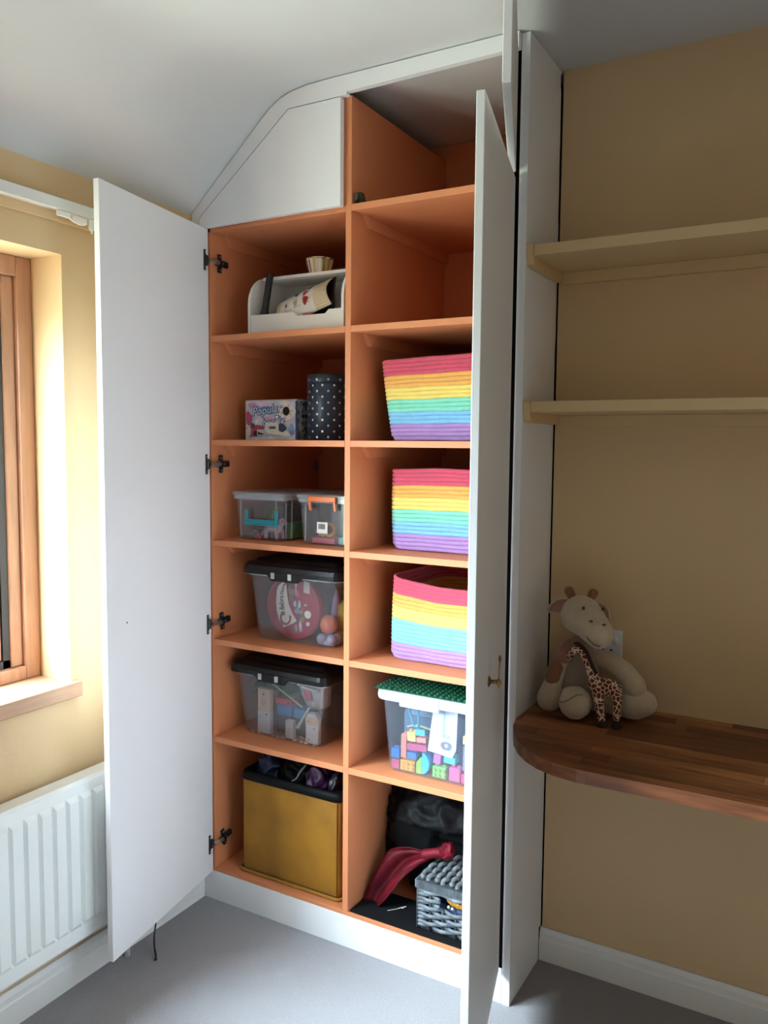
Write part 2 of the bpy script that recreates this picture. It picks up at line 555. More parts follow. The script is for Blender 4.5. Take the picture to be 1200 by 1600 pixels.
# brass handle on the right door: rose, stem, ball and an upright drop
M_brass = mat('aged_brass', 'B08A4E', 0.3, 0.10, 40.0, metal=0.9, col2='6B5230')
bm = NB()
on = Vector((-nr[0], -nr[1], 0))
P = Vector((O0[0], O0[1], 0.935)) + Vector((dr[0], dr[1], 0)) * 0.305
sx = Vector((dr[0], dr[1], 0))
Mh = Matrix(((on.x, sx.x, 0, P.x), (on.y, sx.y, 0, P.y), (0, 0, 1, P.z), (0, 0, 0, 1)))
v0 = len(bm.verts)
lathe(bm, [(0.0115, 0.0002), (0.0120, 0.0015), (0.0085, 0.0035), (0.0045, 0.0055), (0.0040, 0.012), (0.0055, 0.017), (0.0040, 0.019)], (0, 0, 0), 'X', 16)
ellipsoid(bm, (0.0215, 0, 0), (0.0062, 0.0062, 0.0075), None, 2)
tube(bm, [(0.0215, 0, 0.004), (0.0225, 0, 0.020), (0.0230, 0, 0.044)], [0.0016, 0.0014, 0.0014], 8)
ellipsoid(bm, (0.0235, 0, 0.050), (0.0032, 0.0032, 0.0085), None, 2)
tube(bm, [(0.0215, 0, -0.004), (0.0225, 0, -0.014)], [0.002, 0.001], 8)
bmesh.ops.transform(bm, matrix=Mh, verts=bm.verts)
obj('handle', bm, M_brass, right_door, True, label='small brass drop handle')
# loose mounting plates left on the cupboard sides
def cross_plate(c, parent, m):
    bm = NB()
    x, y, z = c
    box(bm, x, x + 0.004, y - 0.007, y + 0.007, z - 0.024, z + 0.024, 0.0012, 1)
    box(bm, x, x + 0.008, y - 0.018, y + 0.014, z - 0.007, z + 0.007, 0.0015, 1)
    return obj('mounting_plate', bm, m, parent)
cross_plate((XL + 0.0003, 0.548, 1.352), cup, mat('grey_zinc', '8E8E90', 0.4, 0.05, 30, metal=0.6))
bm = NB()
box(bm, XD1 + 0.0003, XD1 + 0.005, 0.012, 0.050, 2.0695, 2.092, 0.002, 1)
box(bm, XD1 + 0.004, XD1 + 0.014, 0.004, 0.034, 2.078, 2.100, 0.004, 1)
prism(bm, [(XD1 + 0.005, 0.030, 2.0695), (XD1 + 0.005, 0.062, 2.0695), (XD1 + 0.005, 0.040, 2.104), (XD1 + 0.005, 0.024, 2.104)], (0.010, 0, 0), 0, 0.001)
obj('mounting_plate', bm, mat('olive_grey_metal', '57564C', 0.45, 0.1, 30, metal=0.5), cup)

# ------------------------------------------------------------------ radiator
rad = thing('radiator', 'white fluted panel radiator under the window', 'radiator', (-0.05, -1.05, 0.0))
RY0, RY1, RX, RZ0, RZ1 = -1.80, -0.300, -0.028, 0.150, 0.572
bm = NB()
cols = []
pitch, y = 0.0405, RY1 - 0.020
ycols = [(RY1, 0), (RY1 - 0.012, 0)]
while y - pitch > RY0 + 0.02:
    ycols += [(y, 0), (y - 0.006, 1), (y - pitch + 0.008, 1), (y - pitch + 0.002, 0)]
    y -= pitch
ycols += [(RY0 + 0.012, 0), (RY0, 0)]
zrows = [(RZ0, 0, -0.004), (RZ0 + 0.006, 0, 0), (0.192, 0, 0), (0.204, 1, 0), (0.528, 1, 0), (0.540, 0, 0), (RZ1 - 0.006, 0, 0), (RZ1, 0, -0.005)]
g = [[bm.verts.new((RX + dx + 0.007 * (f * r) - 0.003 * (1 - f) * r, yy, z)) for (yy, f) in ycols] for (z, r, dx) in zrows]
for a, b in zip(g, g[1:]):
    for k in range(len(ycols) - 1):
        bm.faces.new((a[k], a[k + 1], b[k + 1], b[k]))
gb = [[bm.verts.new((RX - 0.016, yy, z)) for (yy, f) in ycols] for z in (RZ0, RZ1)]
nc = len(ycols) - 1
for k in range(nc):
    bm.faces.new((gb[0][k], gb[1][k], gb[1][k + 1], gb[0][k + 1]))
    bm.faces.new((gb[0][k], gb[0][k + 1], g[0][k + 1], g[0][k]))
    bm.faces.new((gb[1][k + 1], gb[1][k], g[-1][k], g[-1][k + 1]))
for k in (0, nc):
    bm.faces.new([gb[0][k]] + [r[k] for r in g] + [gb[1][k]])
obj('front_panel', bm, M_rad, rad)
bm = NB(); box(bm, RX - 0.050, RX - 0.003, RY0 + 0.004, RY1 - 0.004, RZ1 - 0.008, RZ1 + 0.004, 0.003); obj('top_cover', bm, M_rad, rad)
bm = NB(); box(bm, RX - 0.046, RX - 0.016, RY0 + 0.01, RY1 - 0.01, RZ0 + 0.002, RZ1 - 0.008, 0.003); obj('back_panel', bm, M_rad, rad)
for yb in (-0.55, -1.55):
    bm = NB(); box(bm, XW + 0.001, RX - 0.046, yb - 0.015, yb + 0.015, 0.24, 0.50); obj('bracket', bm, M_rad, rad)
bm = NB()
tube(bm, [(-0.0605, -0.3426, 0.0), (-0.0605, -0.3426, 0.10), (-0.058, -0.340, 0.17)], 0.0078, 12)
obj('pipe', bm, M_rad, rad, True)

# ------------------------------------------------------------------ curtain rail
rail = thing('curtain_rail', 'white curtain rail running above the window', 'curtain rail', (-0.075, -1.3, 1.99))
bm = NB()
rp = [(-0.087, 1.996), (-0.056, 1.993), (-0.056, 2.020), (-0.060, 2.022), (-0.087, 2.022)]
prism(bm, [(a, -2.5, b) for a, b in rp], (0, 2.22, 0), 0, 0.001)
obj('rail', bm, mat('rail_enamel', 'D9D9D6', 0.4, 0.02, 4), rail)
bm = NB()
box(bm, -0.066, -0.058, -0.520, -0.482, 1.979, 1.9925, 0.002)
tube(bm, [(-0.062, -0.490, 1.984), (-0.062, -0.474, 1.976), (-0.062, -0.455, 1.972), (-0.062, -0.440, 1.974)], 0.0025, 8)
box(bm, -0.066, -0.058, -0.476, -0.432, 1.974, 1.990, 0.003)
lathe(bm, [(0.0025, 0), (0.0025, 0.001)], (-0.058, -0.508, 1.986), 'X', 10)
obj('cord_guide', bm, mat('white_plastic', 'E9E6DE', 0.4, 0.02, 9), rail)
bm = NB()
box(bm, -0.066, -0.058, -0.424, -0.408, 1.966, 1.9925, 0.002)
tube(bm, [(-0.062, -0.416, 1.966), (-0.062, -0.416, 1.958)], 0.003, 8)
obj('glider', bm, MATS['white_plastic'], rail)

# ------------------------------------------------------------------ black cable on the carpet
bm = NB()
cp = [(-0.040, -0.250, 0.160), (-0.036, -0.254, 0.100), (-0.032, -0.262, 0.058), (-0.024, -0.276, 0.034), (-0.010, -0.290, 0.016), (0.006, -0.302, 0.006), (0.018, -0.312, 0.0042), (0.026, -0.322, 0.0042)]
# smooth the polyline
def smooth_path(p, k=6):
    p = [Vector(q) for q in p]
    out = []
    for i in range(len(p) - 1):
        p0, p1, p2, p3 = p[max(i - 1, 0)], p[i], p[i + 1], p[min(i + 2, len(p) - 1)]
        for j in range(k):
            t = j / k
            out.append(0.5 * ((2 * p1) + (p2 - p0) * t + (2 * p0 - 5 * p1 + 4 * p2 - p3) * t * t + (3 * p1 - p0 - 3 * p2 + p3) * t ** 3))
    out.append(p[-1])
    return out
sp = smooth_path(cp)
tube(bm, sp, [0.0026] * (len(sp) - 5) + [0.0034, 0.004, 0.004, 0.004, 0.0032], 8)
tag(obj('cable', bm, M_black, None, True, loc=(0.0, -0.27, 0)), 'short black cable lying on the carpet under the left door', 'cable')

# ------------------------------------------------------------------ niche shelves
for z, lab in ((1.908, 'upper cream painted shelf in the niche'), (1.5395, 'lower cream painted shelf in the niche, above the soft toys')):
    sh = thing('niche_shelf', lab, 'shelf', (1.55, D, z - 0.052))
    obj('board', bbox(0.9585, 2.2, 0.004, D - 0.0005, z - 0.026, z, 0.0018), M_shelfpaint, sh)
    bm = NB()
    prism(bm, [(0.9403, 0.0, z), (0.9403, D - 0.013, z), (0.9403, D - 0.013, z - 0.050), (0.9403, 0.028, z - 0.050), (0.9403, 0.010, z - 0.046), (0.9403, 0.0, z - 0.020)], (0.018, 0, 0), 0, 0.001)
    obj('batten', bm, M_shelfpaint, sh)
    obj('batten', bbox(0.9585, 2.2, D - 0.018, D - 0.0005, z - 0.056, z - 0.0262, 0.001), M_shelfpaint, sh)

# ------------------------------------------------------------------ wooden desk top made of staves
desk = thing('wooden_desk', 'oiled wood-stave desk top with a rounded corner in the niche', 'desk', (1.55, 0.0, 0.727))
outline = [(0.9415, 0.2398), (0.9415, 0.0), (0.953, -0.050), (0.975, -0.104), (1.003, -0.150), (1.033, -0.184), (1.068, -0.211), (1.110, -0.230), (1.165, -0.240), (2.2, -0.225), (2.2, 0.2398)]
def clip_convex(poly, clip):
    """Sutherland-Hodgman; clip is counter-clockwise."""
    out = poly
    for i in range(len(clip)):
        a, b = clip[i], clip[(i + 1) % len(clip)]
        inp, out = out, []
        if not inp: break
        def side(p): return (b[0] - a[0]) * (p[1] - a[1]) - (b[1] - a[1]) * (p[0] - a[0])
        for j in range(len(inp)):
            p, q = inp[j], inp[(j + 1) % len(inp)]
            sp_, sq_ = side(p), side(q)
            if sp_ >= 0: out.append(p)
            if (sp_ >= 0) != (sq_ >= 0):
                t = sp_ / (sp_ - sq_)
                out.append((p[0] + (q[0] - p[0]) * t, p[1] + (q[1] - p[1]) * t))
    return out
wood_cols = [('8F5630', '6D3B1E'), ('A56B40', '7F4D2A'), ('7B4525', '573018'), ('BA8152', '946038'), ('6A391E', '4A2612')]
M_staves = [mat('oiled_wood_%d' % i, a, 0.35, 0.1, 9.0, 0.08, 80, col2=b, stretch=(0.8, 9, 9)) for i, (a, b) in enumerate(wood_cols)]
rnd = random.Random(5)
y = -0.245
ri = 0
while y < 0.24:
    wv = 0.041
    x = 0.93 - rnd.random() * 0.22
    while x < 2.2:
        L = 0.20 + rnd.random() * 0.26
        p = clip_convex([(x + 0.0003, y + 0.0003), (x + L - 0.0003, y + 0.0003), (x + L - 0.0003, min(y + wv, 0.2395) - 0.0003), (x + 0.0003, min(y + wv, 0.2395) - 0.0003)], outline)
        if len(p) >= 3:
            bm = NB()
            zt = 0.757 - rnd.random() * 0.0003
            prism(bm, [(a, b, 0.728) for a, b in p], (0, 0, zt - 0.728), 0, 0.0)
            k = rnd.choice([0, 1, 2, 0, 4, 1, 2, 3])
            obj('stave', bm, M_staves[k], desk)
        x += L
    y += wv
    ri += 1

# ------------------------------------------------------------------ wall socket
sock = thing('wall_socket', 'white plastic wall socket behind the soft toy', 'socket', (1.098, D, 0.871))
M_plate = mat('socket_plastic', 'D5D5DC', 0.35, 0.01, 5)
obj('plate', bbox(1.0555, 1.1415, D - 0.009, D - 0.0003, 0.8710, 0.9570, 0.003), M_plate, sock)
def slot(x, z, sx, sz):
    bm = NB(); box(bm, x - sx / 2, x + sx / 2, D - 0.0095, D - 0.006, z - sz / 2, z + sz / 2, 0.0003, 1)
    obj('slot', bm, M_black, sock)
slot(1.103, 0.925, 0.004, 0.009); slot(1.092, 0.903, 0.0065, 0.004); slot(1.114, 0.903, 0.0065, 0.004)
bm = NB(); box(bm, 1.119, 1.131, D - 0.0125, D - 0.008, 0.919, 0.938, 0.002); obj('switch', bm, M_plate, sock)

# ------------------------------------------------------------------ big beige soft toy
M_plush = mat('beige_plush', 'B9A68E', 0.95, 0.05, 30, 0.35, 260, sheen=0.5)
M_plush2 = mat('taupe_belly_plush', '8E7A6C', 0.95, 0.05, 30, 0.35, 260, sheen=0.4)
M_brownp = mat('brown_plush', '84543A', 0.95, 0.06, 40, 0.35, 260, sheen=0.4)
M_pinkp = mat('pink_brown_plush', '9C6A58', 0.95, 0.05, 40, 0.3, 260, sheen=0.4)
ZD = 0.757
toy = thing('soft_toy', 'large beige sitting soft toy animal with brown horns and ears', 'soft toy', (1.09, 0.12, ZD))
def chain(bm, pts, sub=2, step=0.35):
    """Overlapping spheres along a path of (point, radius)."""
    for (p, r), (q, s) in zip(pts, pts[1:]):
        p, q = Vector(p), Vector(q)
        n = max(2, int((q - p).length / (step * min(r, s))) + 1)
        for i in range(n + 1):
            t = i / n
            ellipsoid(bm, p.lerp(q, t), (r + (s - r) * t,) * 3, None, sub)
# torso, neck
bm = NB()
chain(bm, [((1.060, 0.150, 0.815), 0.057), ((1.062, 0.148, 0.860), 0.050), ((1.064, 0.140, 0.905), 0.038), ((1.066, 0.125, 0.945), 0.028)])
remesh(obj('torso', bm, M_plush2, toy, True), 0.004)
# head with muzzle
bm = NB()
chain(bm, [((1.066, 0.112, 1.012), 0.052), ((1.088, 0.090, 1.005), 0.047), ((1.114, 0.064, 0.990), 0.040), ((1.128, 0.052, 0.982), 0.037)])
head = obj('head', bm, M_plush, toy, True)
remesh(head, 0.004, 10)
# mouth seam and nostrils, eyes
bm = NB()
mp = smooth_path([(1.0945, 0.0445, 0.9985), (1.1000, 0.0320, 0.9860), (1.1120, 0.0210, 0.9730), (1.1260, 0.0175, 0.9640), (1.1400, 0.0200, 0.9600)], 5)
tube(bm, mp, 0.0016, 6)
obj('mouth_seam', bm, mat('seam_thread', '6D5B4B', 0.9), head, True)
for p in ((1.0905, 0.0440, 1.0430), (1.1255, 0.0900, 1.0370)):
    bm = NB(); ellipsoid(bm, p, (0.0035, 0.0035, 0.0050), None, 2)
    obj('eye', bm, mat('toy_eye', '2A1A14', 0.3), head, True)
for p in ((1.1140, 0.0290, 1.0165), (1.1440, 0.0335, 1.0110)):
    bm = NB(); ellipsoid(bm, p, (0.0050, 0.0030, 0.0025), None, 2)
    obj('nostril', bm, mat('toy_nostril', '5B4030', 0.9), head, True)
# ears: a leaf-shaped plush back with a brown lining
def ear(root, tip, nrm, wid, lab):
    root, tip, nrm = Vector(root), Vector(tip), Vector(nrm).normalized()
    ax = tip - root
    sd = ax.cross(nrm).normalized()
    for name, m, off, sc in (('ear', M_plush, 0.0, 1.0), ('ear_lining', M_pinkp, 0.0045, 0.78)):
        bm = NB()
        n = 10
        rows = []
        for i in range(n + 1):
            t = i / n
            wv = wid * math.sin(math.pi * (0.12 + 0.86 * t)) ** 0.8 * (1 - 0.25 * t) * sc
            row = []
            for k in range(-4, 5):
                s = k / 4
                row.append(bm.verts.new(root + ax * (0.02 + t * 0.96 * (0.5 + 0.5 * sc) + (1 - sc) * 0.06) + sd * wv * s + nrm * (off - 0.008 * (1 - s * s) * (1 if off == 0 else 0.4))))
            rows.append(row)
        for a, b in zip(rows, rows[1:]):
            for k in range(8):
                bm.faces.new((a[k], a[k + 1], b[k + 1], b[k]))
        par = toy if name == 'ear' else o_
        o = obj(name, bm, m, par, True)
        so = o.modifiers.new('solid', 'SOLIDIFY'); so.thickness = 0.005 if name == 'ear' else 0.002; so.offset = 0
        if name == 'ear': o_ = o
ear((1.036, 0.108, 1.040), (0.975, 0.118, 1.012), (0.25, -0.95, 0.15), 0.021, 'left')
ear((1.102, 0.128, 1.040), (1.136, 0.112, 1.008), (0.55, -0.80, 0.2), 0.017, 'right')
for a, b in (((1.042, 0.118, 1.050), (1.031, 0.121, 1.068)), ((1.084, 0.122, 1.052), (1.091, 0.125, 1.067))):
    bm = NB()
    chain(bm, [(a, 0.0100), (b, 0.0135)], 2)
    remesh(obj('horn', bm, M_brownp, toy, True), 0.0025, 3)
# arms
bm = NB()
chain(bm, [((1.028, 0.132, 0.912), 0.021), ((1.010, 0.112, 0.865), 0.022), ((0.999, 0.100, 0.820), 0.026), ((0.996, 0.094, 0.794), 0.033), ((0.996, 0.094, 0.792), 0.034)])
arm_l = obj('arm', bm, M_plush, toy, True)
remesh(arm_l, 0.004)
bm = NB(); chain(bm, [((1.008, 0.1035, 0.872), 0.0205), ((1.0015, 0.0965, 0.846), 0.0215)], 2)
o = obj('arm_patch', bm, M_brownp, arm_l, True); remesh(o, 0.003, 4)
bm = NB(); chain(bm, [((1.034, 0.120, 0.928), 0.020), ((1.021, 0.118, 0.898), 0.0225)], 2)
o = obj('shoulder_patch', bm, M_pinkp, arm_l, True); remesh(o, 0.003, 4)
bm = NB()
chain(bm, [((1.098, 0.152, 0.898), 0.020), ((1.135, 0.150, 0.893), 0.024), ((1.172, 0.142, 0.872), 0.028), ((1.196, 0.134, 0.846), 0.030), ((1.198, 0.132, 0.842), 0.030)])
remesh(obj('arm', bm, M_plush, toy, True), 0.004)
# legs ending in big round feet
bm = NB()
chain(bm, [((1.045, 0.135, 0.800), 0.036), ((1.062, 0.095, 0.796), 0.036), ((1.070, 0.072, 0.7995), 0.0415), ((1.071, 0.062, 0.7995), 0.0405)])
leg_l = obj('leg', bm, M_plush, toy, True)
remesh(leg_l, 0.004)
bm = NB()
tube(bm, smooth_path([(1.034, 0.050, 0.803), (1.050, 0.0275, 0.809), (1.068, 0.0195, 0.820), (1.084, 0.0225, 0.832), (1.098, 0.034, 0.834)], 5), 0.0012, 6)
obj('foot_seam', bm, MATS['seam_thread'], leg_l, True)
bm = NB()
chain(bm, [((1.095, 0.150, 0.797), 0.036), ((1.150, 0.148, 0.797), 0.037), ((1.195, 0.140, 0.800), 0.042), ((1.222, 0.132, 0.806), 0.033)])
leg_r = obj('leg', bm, M_plush, toy, True)
remesh(leg_r, 0.004)

# ------------------------------------------------------------------ small patterned giraffe toy
def giraffe_mat():
    m = bpy.data.materials.new('giraffe_print')
    m.use_nodes = True
    nt = m.node_tree
    b = nt.nodes['Principled BSDF']
    b.inputs['Roughness'].default_value = 0.95
    tc = nt.nodes.new('ShaderNodeTexCoord')
    v = nt.nodes.new('ShaderNodeTexVoronoi')
    v.feature = 'DISTANCE_TO_EDGE'
    v.inputs['Scale'].default_value = 88
    v.inputs['Randomness'].default_value = 0.85
    r = nt.nodes.new('ShaderNodeValToRGB')
    r.color_ramp.interpolation = 'LINEAR'
    r.color_ramp.elements[0].position = 0.055
    r.color_ramp.elements[0].color = rgb('D9BFA8')
    r.color_ramp.elements[1].position = 0.10
    r.color_ramp.elements[1].color = rgb('5E2A18')
    nt.links.new(tc.outputs['Object'], v.inputs['Vector'])
    nt.links.new(v.outputs['Distance'], r.inputs[0])
    nt.links.new(r.outputs[0], b.inputs['Base Color'])
    return m
M_gir = giraffe_mat()
gir = thing('giraffe_toy', 'small giraffe toy with brown-patched print leaning on the beige soft toy', 'soft toy', (1.135, 0.075, ZD))
GY = 0.055
bm = NB()
# neck bending over into the drooping head
chain(bm, [((1.1150, GY + 0.012, 0.868), 0.017), ((1.1050, GY + 0.006, 0.895), 0.0135), ((1.0960, GY + 0.003, 0.918), 0.0115), ((1.0830, GY + 0.002, 0.936), 0.0105), ((1.0690, GY + 0.004, 0.936), 0.0105), ((1.0590, GY + 0.006, 0.924), 0.0105), ((1.0520, GY + 0.008, 0.910), 0.0070)], 1)
chain(bm, [((1.1170, GY + 0.018, 0.852), 0.021), ((1.1400, GY + 0.022, 0.848), 0.0235), ((1.1620, GY + 0.026, 0.846), 0.0215)], 1)
# fore leg and hind leg pairs
chain(bm, [((1.1250, GY + 0.012, 0.835), 0.0165), ((1.1330, GY + 0.003, 0.805), 0.0125), ((1.1400, GY + -0.004, 0.776), 0.0115)], 1)
chain(bm, [((1.1690, GY + 0.020, 0.835), 0.0155), ((1.1720, GY + 0.014, 0.805), 0.0115), ((1.1730, GY + 0.008, 0.780), 0.0105)], 1)
gb_ = obj('body', bm, M_gir, gir, True)
remesh(gb_, 0.0026, 4)
for c in ((1.1410, GY - 0.0055, 0.7665), (1.1735, GY + 0.0065, 0.7665)):
    bm = NB(); lathe(bm, [(0.004, -0.0092), (0.0108, -0.0085), (0.0118, -0.002), (0.0105, 0.004)], c, 'Z', 14)
    obj('hoof', bm, mat('dark_hoof', '2B1B14', 0.9), gir, True)
bm = NB()
mz = smooth_path([(1.066, GY + 0.004, 0.9530), (1.082, GY + -0.001, 0.9490), (1.098, GY + -0.003, 0.936), (1.108, GY + -0.004, 0.917), (1.117, GY + -0.003, 0.897), (1.124, GY + -0.002, 0.884)], 5)
tube(bm, mz, 0.0042, 6)
obj('mane', bm, mat('dark_mane', '2E1A14', 0.9), gir, True)
bm = NB(); ellipsoid(bm, (1.0650, GY + 0.004, 0.9580), (0.010, 0.005, 0.006), Matrix.Rotation(0.5, 3, 'Y'), 2)
obj('ear', bm, MATS['brown_plush'], gir, True)

# ================================================================== contents of the cupboard
def rrect(x0, x1, y0, y1, r, k=5):
    """Rounded rectangle as (x, y) points, counter-clockwise."""
    out = []
    for cx, cy, a0 in ((x1 - r, y1 - r, 0), (x0 + r, y1 - r, 90), (x0 + r, y0 + r, 180), (x1 - r, y0 + r, 270)):
        for i in range(k + 1):
            t = R(a0 + 90 * i / k)
            out.append((cx + r * math.cos(t), cy + r * math.sin(t)))
    return out

def loft(bm, rings, cap0=True, cap1=True, mi=0):
    vr = [[bm.verts.new(p) for p in ring] for ring in rings]
    n = len(vr[0])
    for A, B in zip(vr, vr[1:]):
        for k in range(n):
            f = bm.faces.new((A[k], A[(k + 1) % n], B[(k + 1) % n], B[k]))
            f.material_index = mi
    if cap0: bm.faces.new(list(reversed(vr[0]))).material_index = mi
    if cap1: bm.faces.new(vr[-1]).material_index = mi
    return vr

def at_z(pts, z):
    return [Vector((x, y, z)) for x, y in pts]

def tub_shell(x0, x1, y0, y1, z0, z1, taper, r=0.02, t=0.002):
    """Open container with real wall thickness, wider at the top."""
    bm = NB()
    a = taper
    loft(bm, [at_z(rrect(x0 + 0.004, x1 - 0.004, y0 + 0.004, y1 - 0.004, r), z0),
              at_z(rrect(x0, x1, y0, y1, r), z0 + 0.005),
              at_z(rrect(x0 - a, x1 + a, y0 - a * 0.6, y1 + a * 0.6, r), z1),
              at_z(rrect(x0 - a + t, x1 + a - t, y0 - a * 0.6 + t, y1 + a * 0.6 - t, r - t), z1),
              at_z(rrect(x0 + t, x1 - t, y0 + t, y1 - t, r - t), z0 + 0.007),
              at_z(rrect(x0 + 0.006, x1 - 0.006, y0 + 0.006, y1 - 0.006, r - t), z0 + t)])
    return bm

def rim_ring(x0, x1, y0, y1, r, w, z0, z1):
    """Flat band round a container mouth."""
    bm = NB()
    o0 = rrect(x0 - w, x1 + w, y0 - w, y1 + w, r + w)
    i0 = rrect(x0, x1, y0, y1, r)
    vr = loft(bm, [at_z(i0, z0), at_z(o0, z0), at_z(o0, z1), at_z(i0, z1)], False, False)
    n = len(vr[0])
    for k in range(n):
        bm.faces.new((vr[3][k], vr[3][(k + 1) % n], vr[0][(k + 1) % n], vr[0][k]))
    return bm

M_clear = clear_mat('clear_plastic', 'FAFBFC', 0.05, 0.045)
M_milky = clear_mat('milky_plastic', 'F2F5F8', 0.42, 0.06, 'DDE2E8')
M_rim = clear_mat('frosted_rim', 'F2F5F8', 0.30, 0.08, 'D5DAE0')
M_blacklid = mat('black_lid_plastic', '0E0F12', 0.38, 0.06, 12, 0.04, 40, spec=0.28)
M_grey = mat('pale_grey_plastic', 'B9B7B5', 0.5, 0.03, 12)
M_w = mat('matt_white', 'E4E1DD', 0.6, 0.02, 9)
def pm(h, rough=0.4):
    return mat('plastic_' + h, h, rough, 0.04, 14)

# ---------------------------------------------------------------- shelf A: white organiser with bits and pieces
zA = ZT[1] + 0.0004
org = thing('desk_organiser', 'white wooden desk organiser with curved sides on the top left shelf', 'organiser', (0.228, 0.14, zA))
OX0, OX1, OY0, OY1, OZ = 0.060, 0.397, 0.050, 0.235, zA + 0.179
side = [(OY0, zA), (OY1, zA), (OY1, OZ)] + [(OY0 + 0.088 - 0.088 * math.sin(R(a)), OZ - 0.088 + 0.088 * math.cos(R(a))) for a in range(0, 91, 10)]
for x in (OX0, OX1 - 0.009):
    bm = NB(); prism(bm, [(x, a, b) for a, b in side], (0.009, 0, 0), 0, 0.0006)
    obj('side_panel', bm, M_w, org)
obj('top_board', bbox(OX0 + 0.009, OX1 - 0.009, OY0 + 0.062, OY1, OZ - 0.010, OZ - 0.0005, 0.0008), M_w, org)
obj('back_board', bbox(OX0 + 0.009, OX1 - 0.009, OY1 - 0.006, OY1, zA, OZ - 0.010, 0), M_w, org)
obj('base_board', bbox(OX0 + 0.009, OX1 - 0.009, OY0 + 0.010, OY1 - 0.006, zA, zA + 0.008, 0), M_w, org)
bm = NB()
fx = [(OX0 + 0.0095, zA), (OX1 - 0.0095, zA), (OX1 - 0.0095, zA + 0.059), (0.345, zA + 0.058), (0.333, zA + 0.047), (0.238, zA + 0.047), (0.226, zA + 0.058), (OX0 + 0.0095, zA + 0.059)]
prism(bm, [(x, OY0 + 0.002, z) for x, z in fx], (0, 0.008, 0), 0, 0.0005)
obj('front_board', bm, M_w, org)
# pillow-shaped pack lying askew inside
def stripe_mat():
    m = bpy.data.materials.new('striped_card')
    m.use_nodes = True
    nt = m.node_tree
    b = nt.nodes['Principled BSDF']; b.inputs['Roughness'].default_value = 0.45
    tc = nt.nodes.new('ShaderNodeTexCoord')
    sx = nt.nodes.new('ShaderNodeSeparateXYZ')
    nt.links.new(tc.outputs['UV'], sx.inputs[0])
    wv = nt.nodes.new('ShaderNodeMath'); wv.operation = 'MULTIPLY'; wv.inputs[1].default_value = 17
    nt.links.new(sx.outputs['Y'], wv.inputs[0])
    fr = nt.nodes.new('ShaderNodeMath'); fr.operation = 'FRACT'
    nt.links.new(wv.outputs[0], fr.inputs[0])
    cr = nt.nodes.new('ShaderNodeValToRGB'); cr.color_ramp.interpolation = 'CONSTANT'
    cr.color_ramp.elements[0].color = rgb('C9A65A'); cr.color_ramp.elements[1].position = 0.3; cr.color_ramp.elements[1].color = rgb('EDE6DA')
    e = cr.color_ramp.elements.new(0.62); e.color = rgb('4A3A30')
    e = cr.color_ramp.elements.new(0.74); e.color = rgb('E3D7BE')
    nt.links.new(fr.outputs[0], cr.inputs[0])
    nt.links.new(cr.outputs[0], b.inputs['Base Color'])
    return m
M_stripe = stripe_mat()
M_card = mat('white_card', 'E6DFD9', 0.5, 0.03, 20)
M_choc = mat('dark_brown_card', '2A1713', 0.5, 0.08, 14)
pack = thing('pillow_pack', 'white and striped pillow-shaped pack with red leaf print, in the organiser', 'packet', (0.24, 0.12, zA + 0.03))
def pillow_point(u, v, side):
    """u along the pack 0..1, v across -1..1, side +1 front / -1 rear."""
    L, Wd = 0.215, 0.058
    x = (u - 0.5) * L
    bulge = 0.026 * (1 - v * v) * (0.75 + 0.25 * math.sin(math.pi * u))
    endc = 0.014 * (1 - v * v)
    x += -endc * (u - 0.5) * 2 if side else 0
    return Vector((x, -side * bulge, v * Wd))
Mp = Matrix.Translation((0.222, 0.112, zA + 0.0905)) @ Matrix.Rotation(R(-17), 4, 'Y') @ Matrix.Rotation(R(-34), 4, 'X')
for sd, nm in ((1, 'face'), (-1, 'rear_face')):
    bm = NB(); uvl = bm.loops.layers.uv.new('uv')
    nu, nv = 20, 10
    gr = [[bm.verts.new(Mp @ pillow_point(i / nu, -1 + 2 * j / nv, sd)) for j in range(nv + 1)] for i in range(nu + 1)]
    for i in range(nu):
        for j in range(nv):
            f = bm.faces.new((gr[i][j], gr[i + 1][j], gr[i + 1][j + 1], gr[i][j + 1]))
            um = (i + 0.5) / nu
            f.material_index = (1 if (um < 0.10 or um > 0.74) else 0) if sd == 1 else 2
            for l, (a, b) in zip(f.loops, ((i, j), (i + 1, j), (i + 1, j + 1), (i, j + 1))):
                l[uvl].uv = (a / nu, b / nv)
    o = obj(nm, bm, [M_card, M_stripe, M_choc], pack, True)
    so = o.modifiers.new('solid', 'SOLIDIFY'); so.thickness = 0.001; so.offset = -1
for u, v, c, sz in ((0.62, -0.30, 'A3202E', 0.013), (0.60, 0.22, 'B53446', 0.011), (0.66, 0.62, '241417', 0.010), (0.42, 0.42, '1D1416', 0.010), (0.43, -0.18, 'A7A37E', 0.010), (0.24, -0.12, '6B3D33', 0.006)):
    bm = NB()
    c0 = pillow_point(u, v, 1)
    pts = []
    for k in range(12):
        t = 2 * math.pi * k / 12
        rr = sz * (1 + 0.22 * math.cos(3 * t + u * 9))
        q = pillow_point(u + rr * math.cos(t) * 0.8 / 0.215, v + rr * math.sin(t) * 1.15 / 0.062, 1)
        pts.append(Mp @ (q + Vector((0, -0.0020, 0))))
    a = [bm.verts.new(p) for p in pts]
    bm.faces.new(a)
    o = obj('leaf_print', bm, pm(c, 0.5), pack)
    so = o.modifiers.new('solid', 'SOLIDIFY'); so.thickness = 0.0004
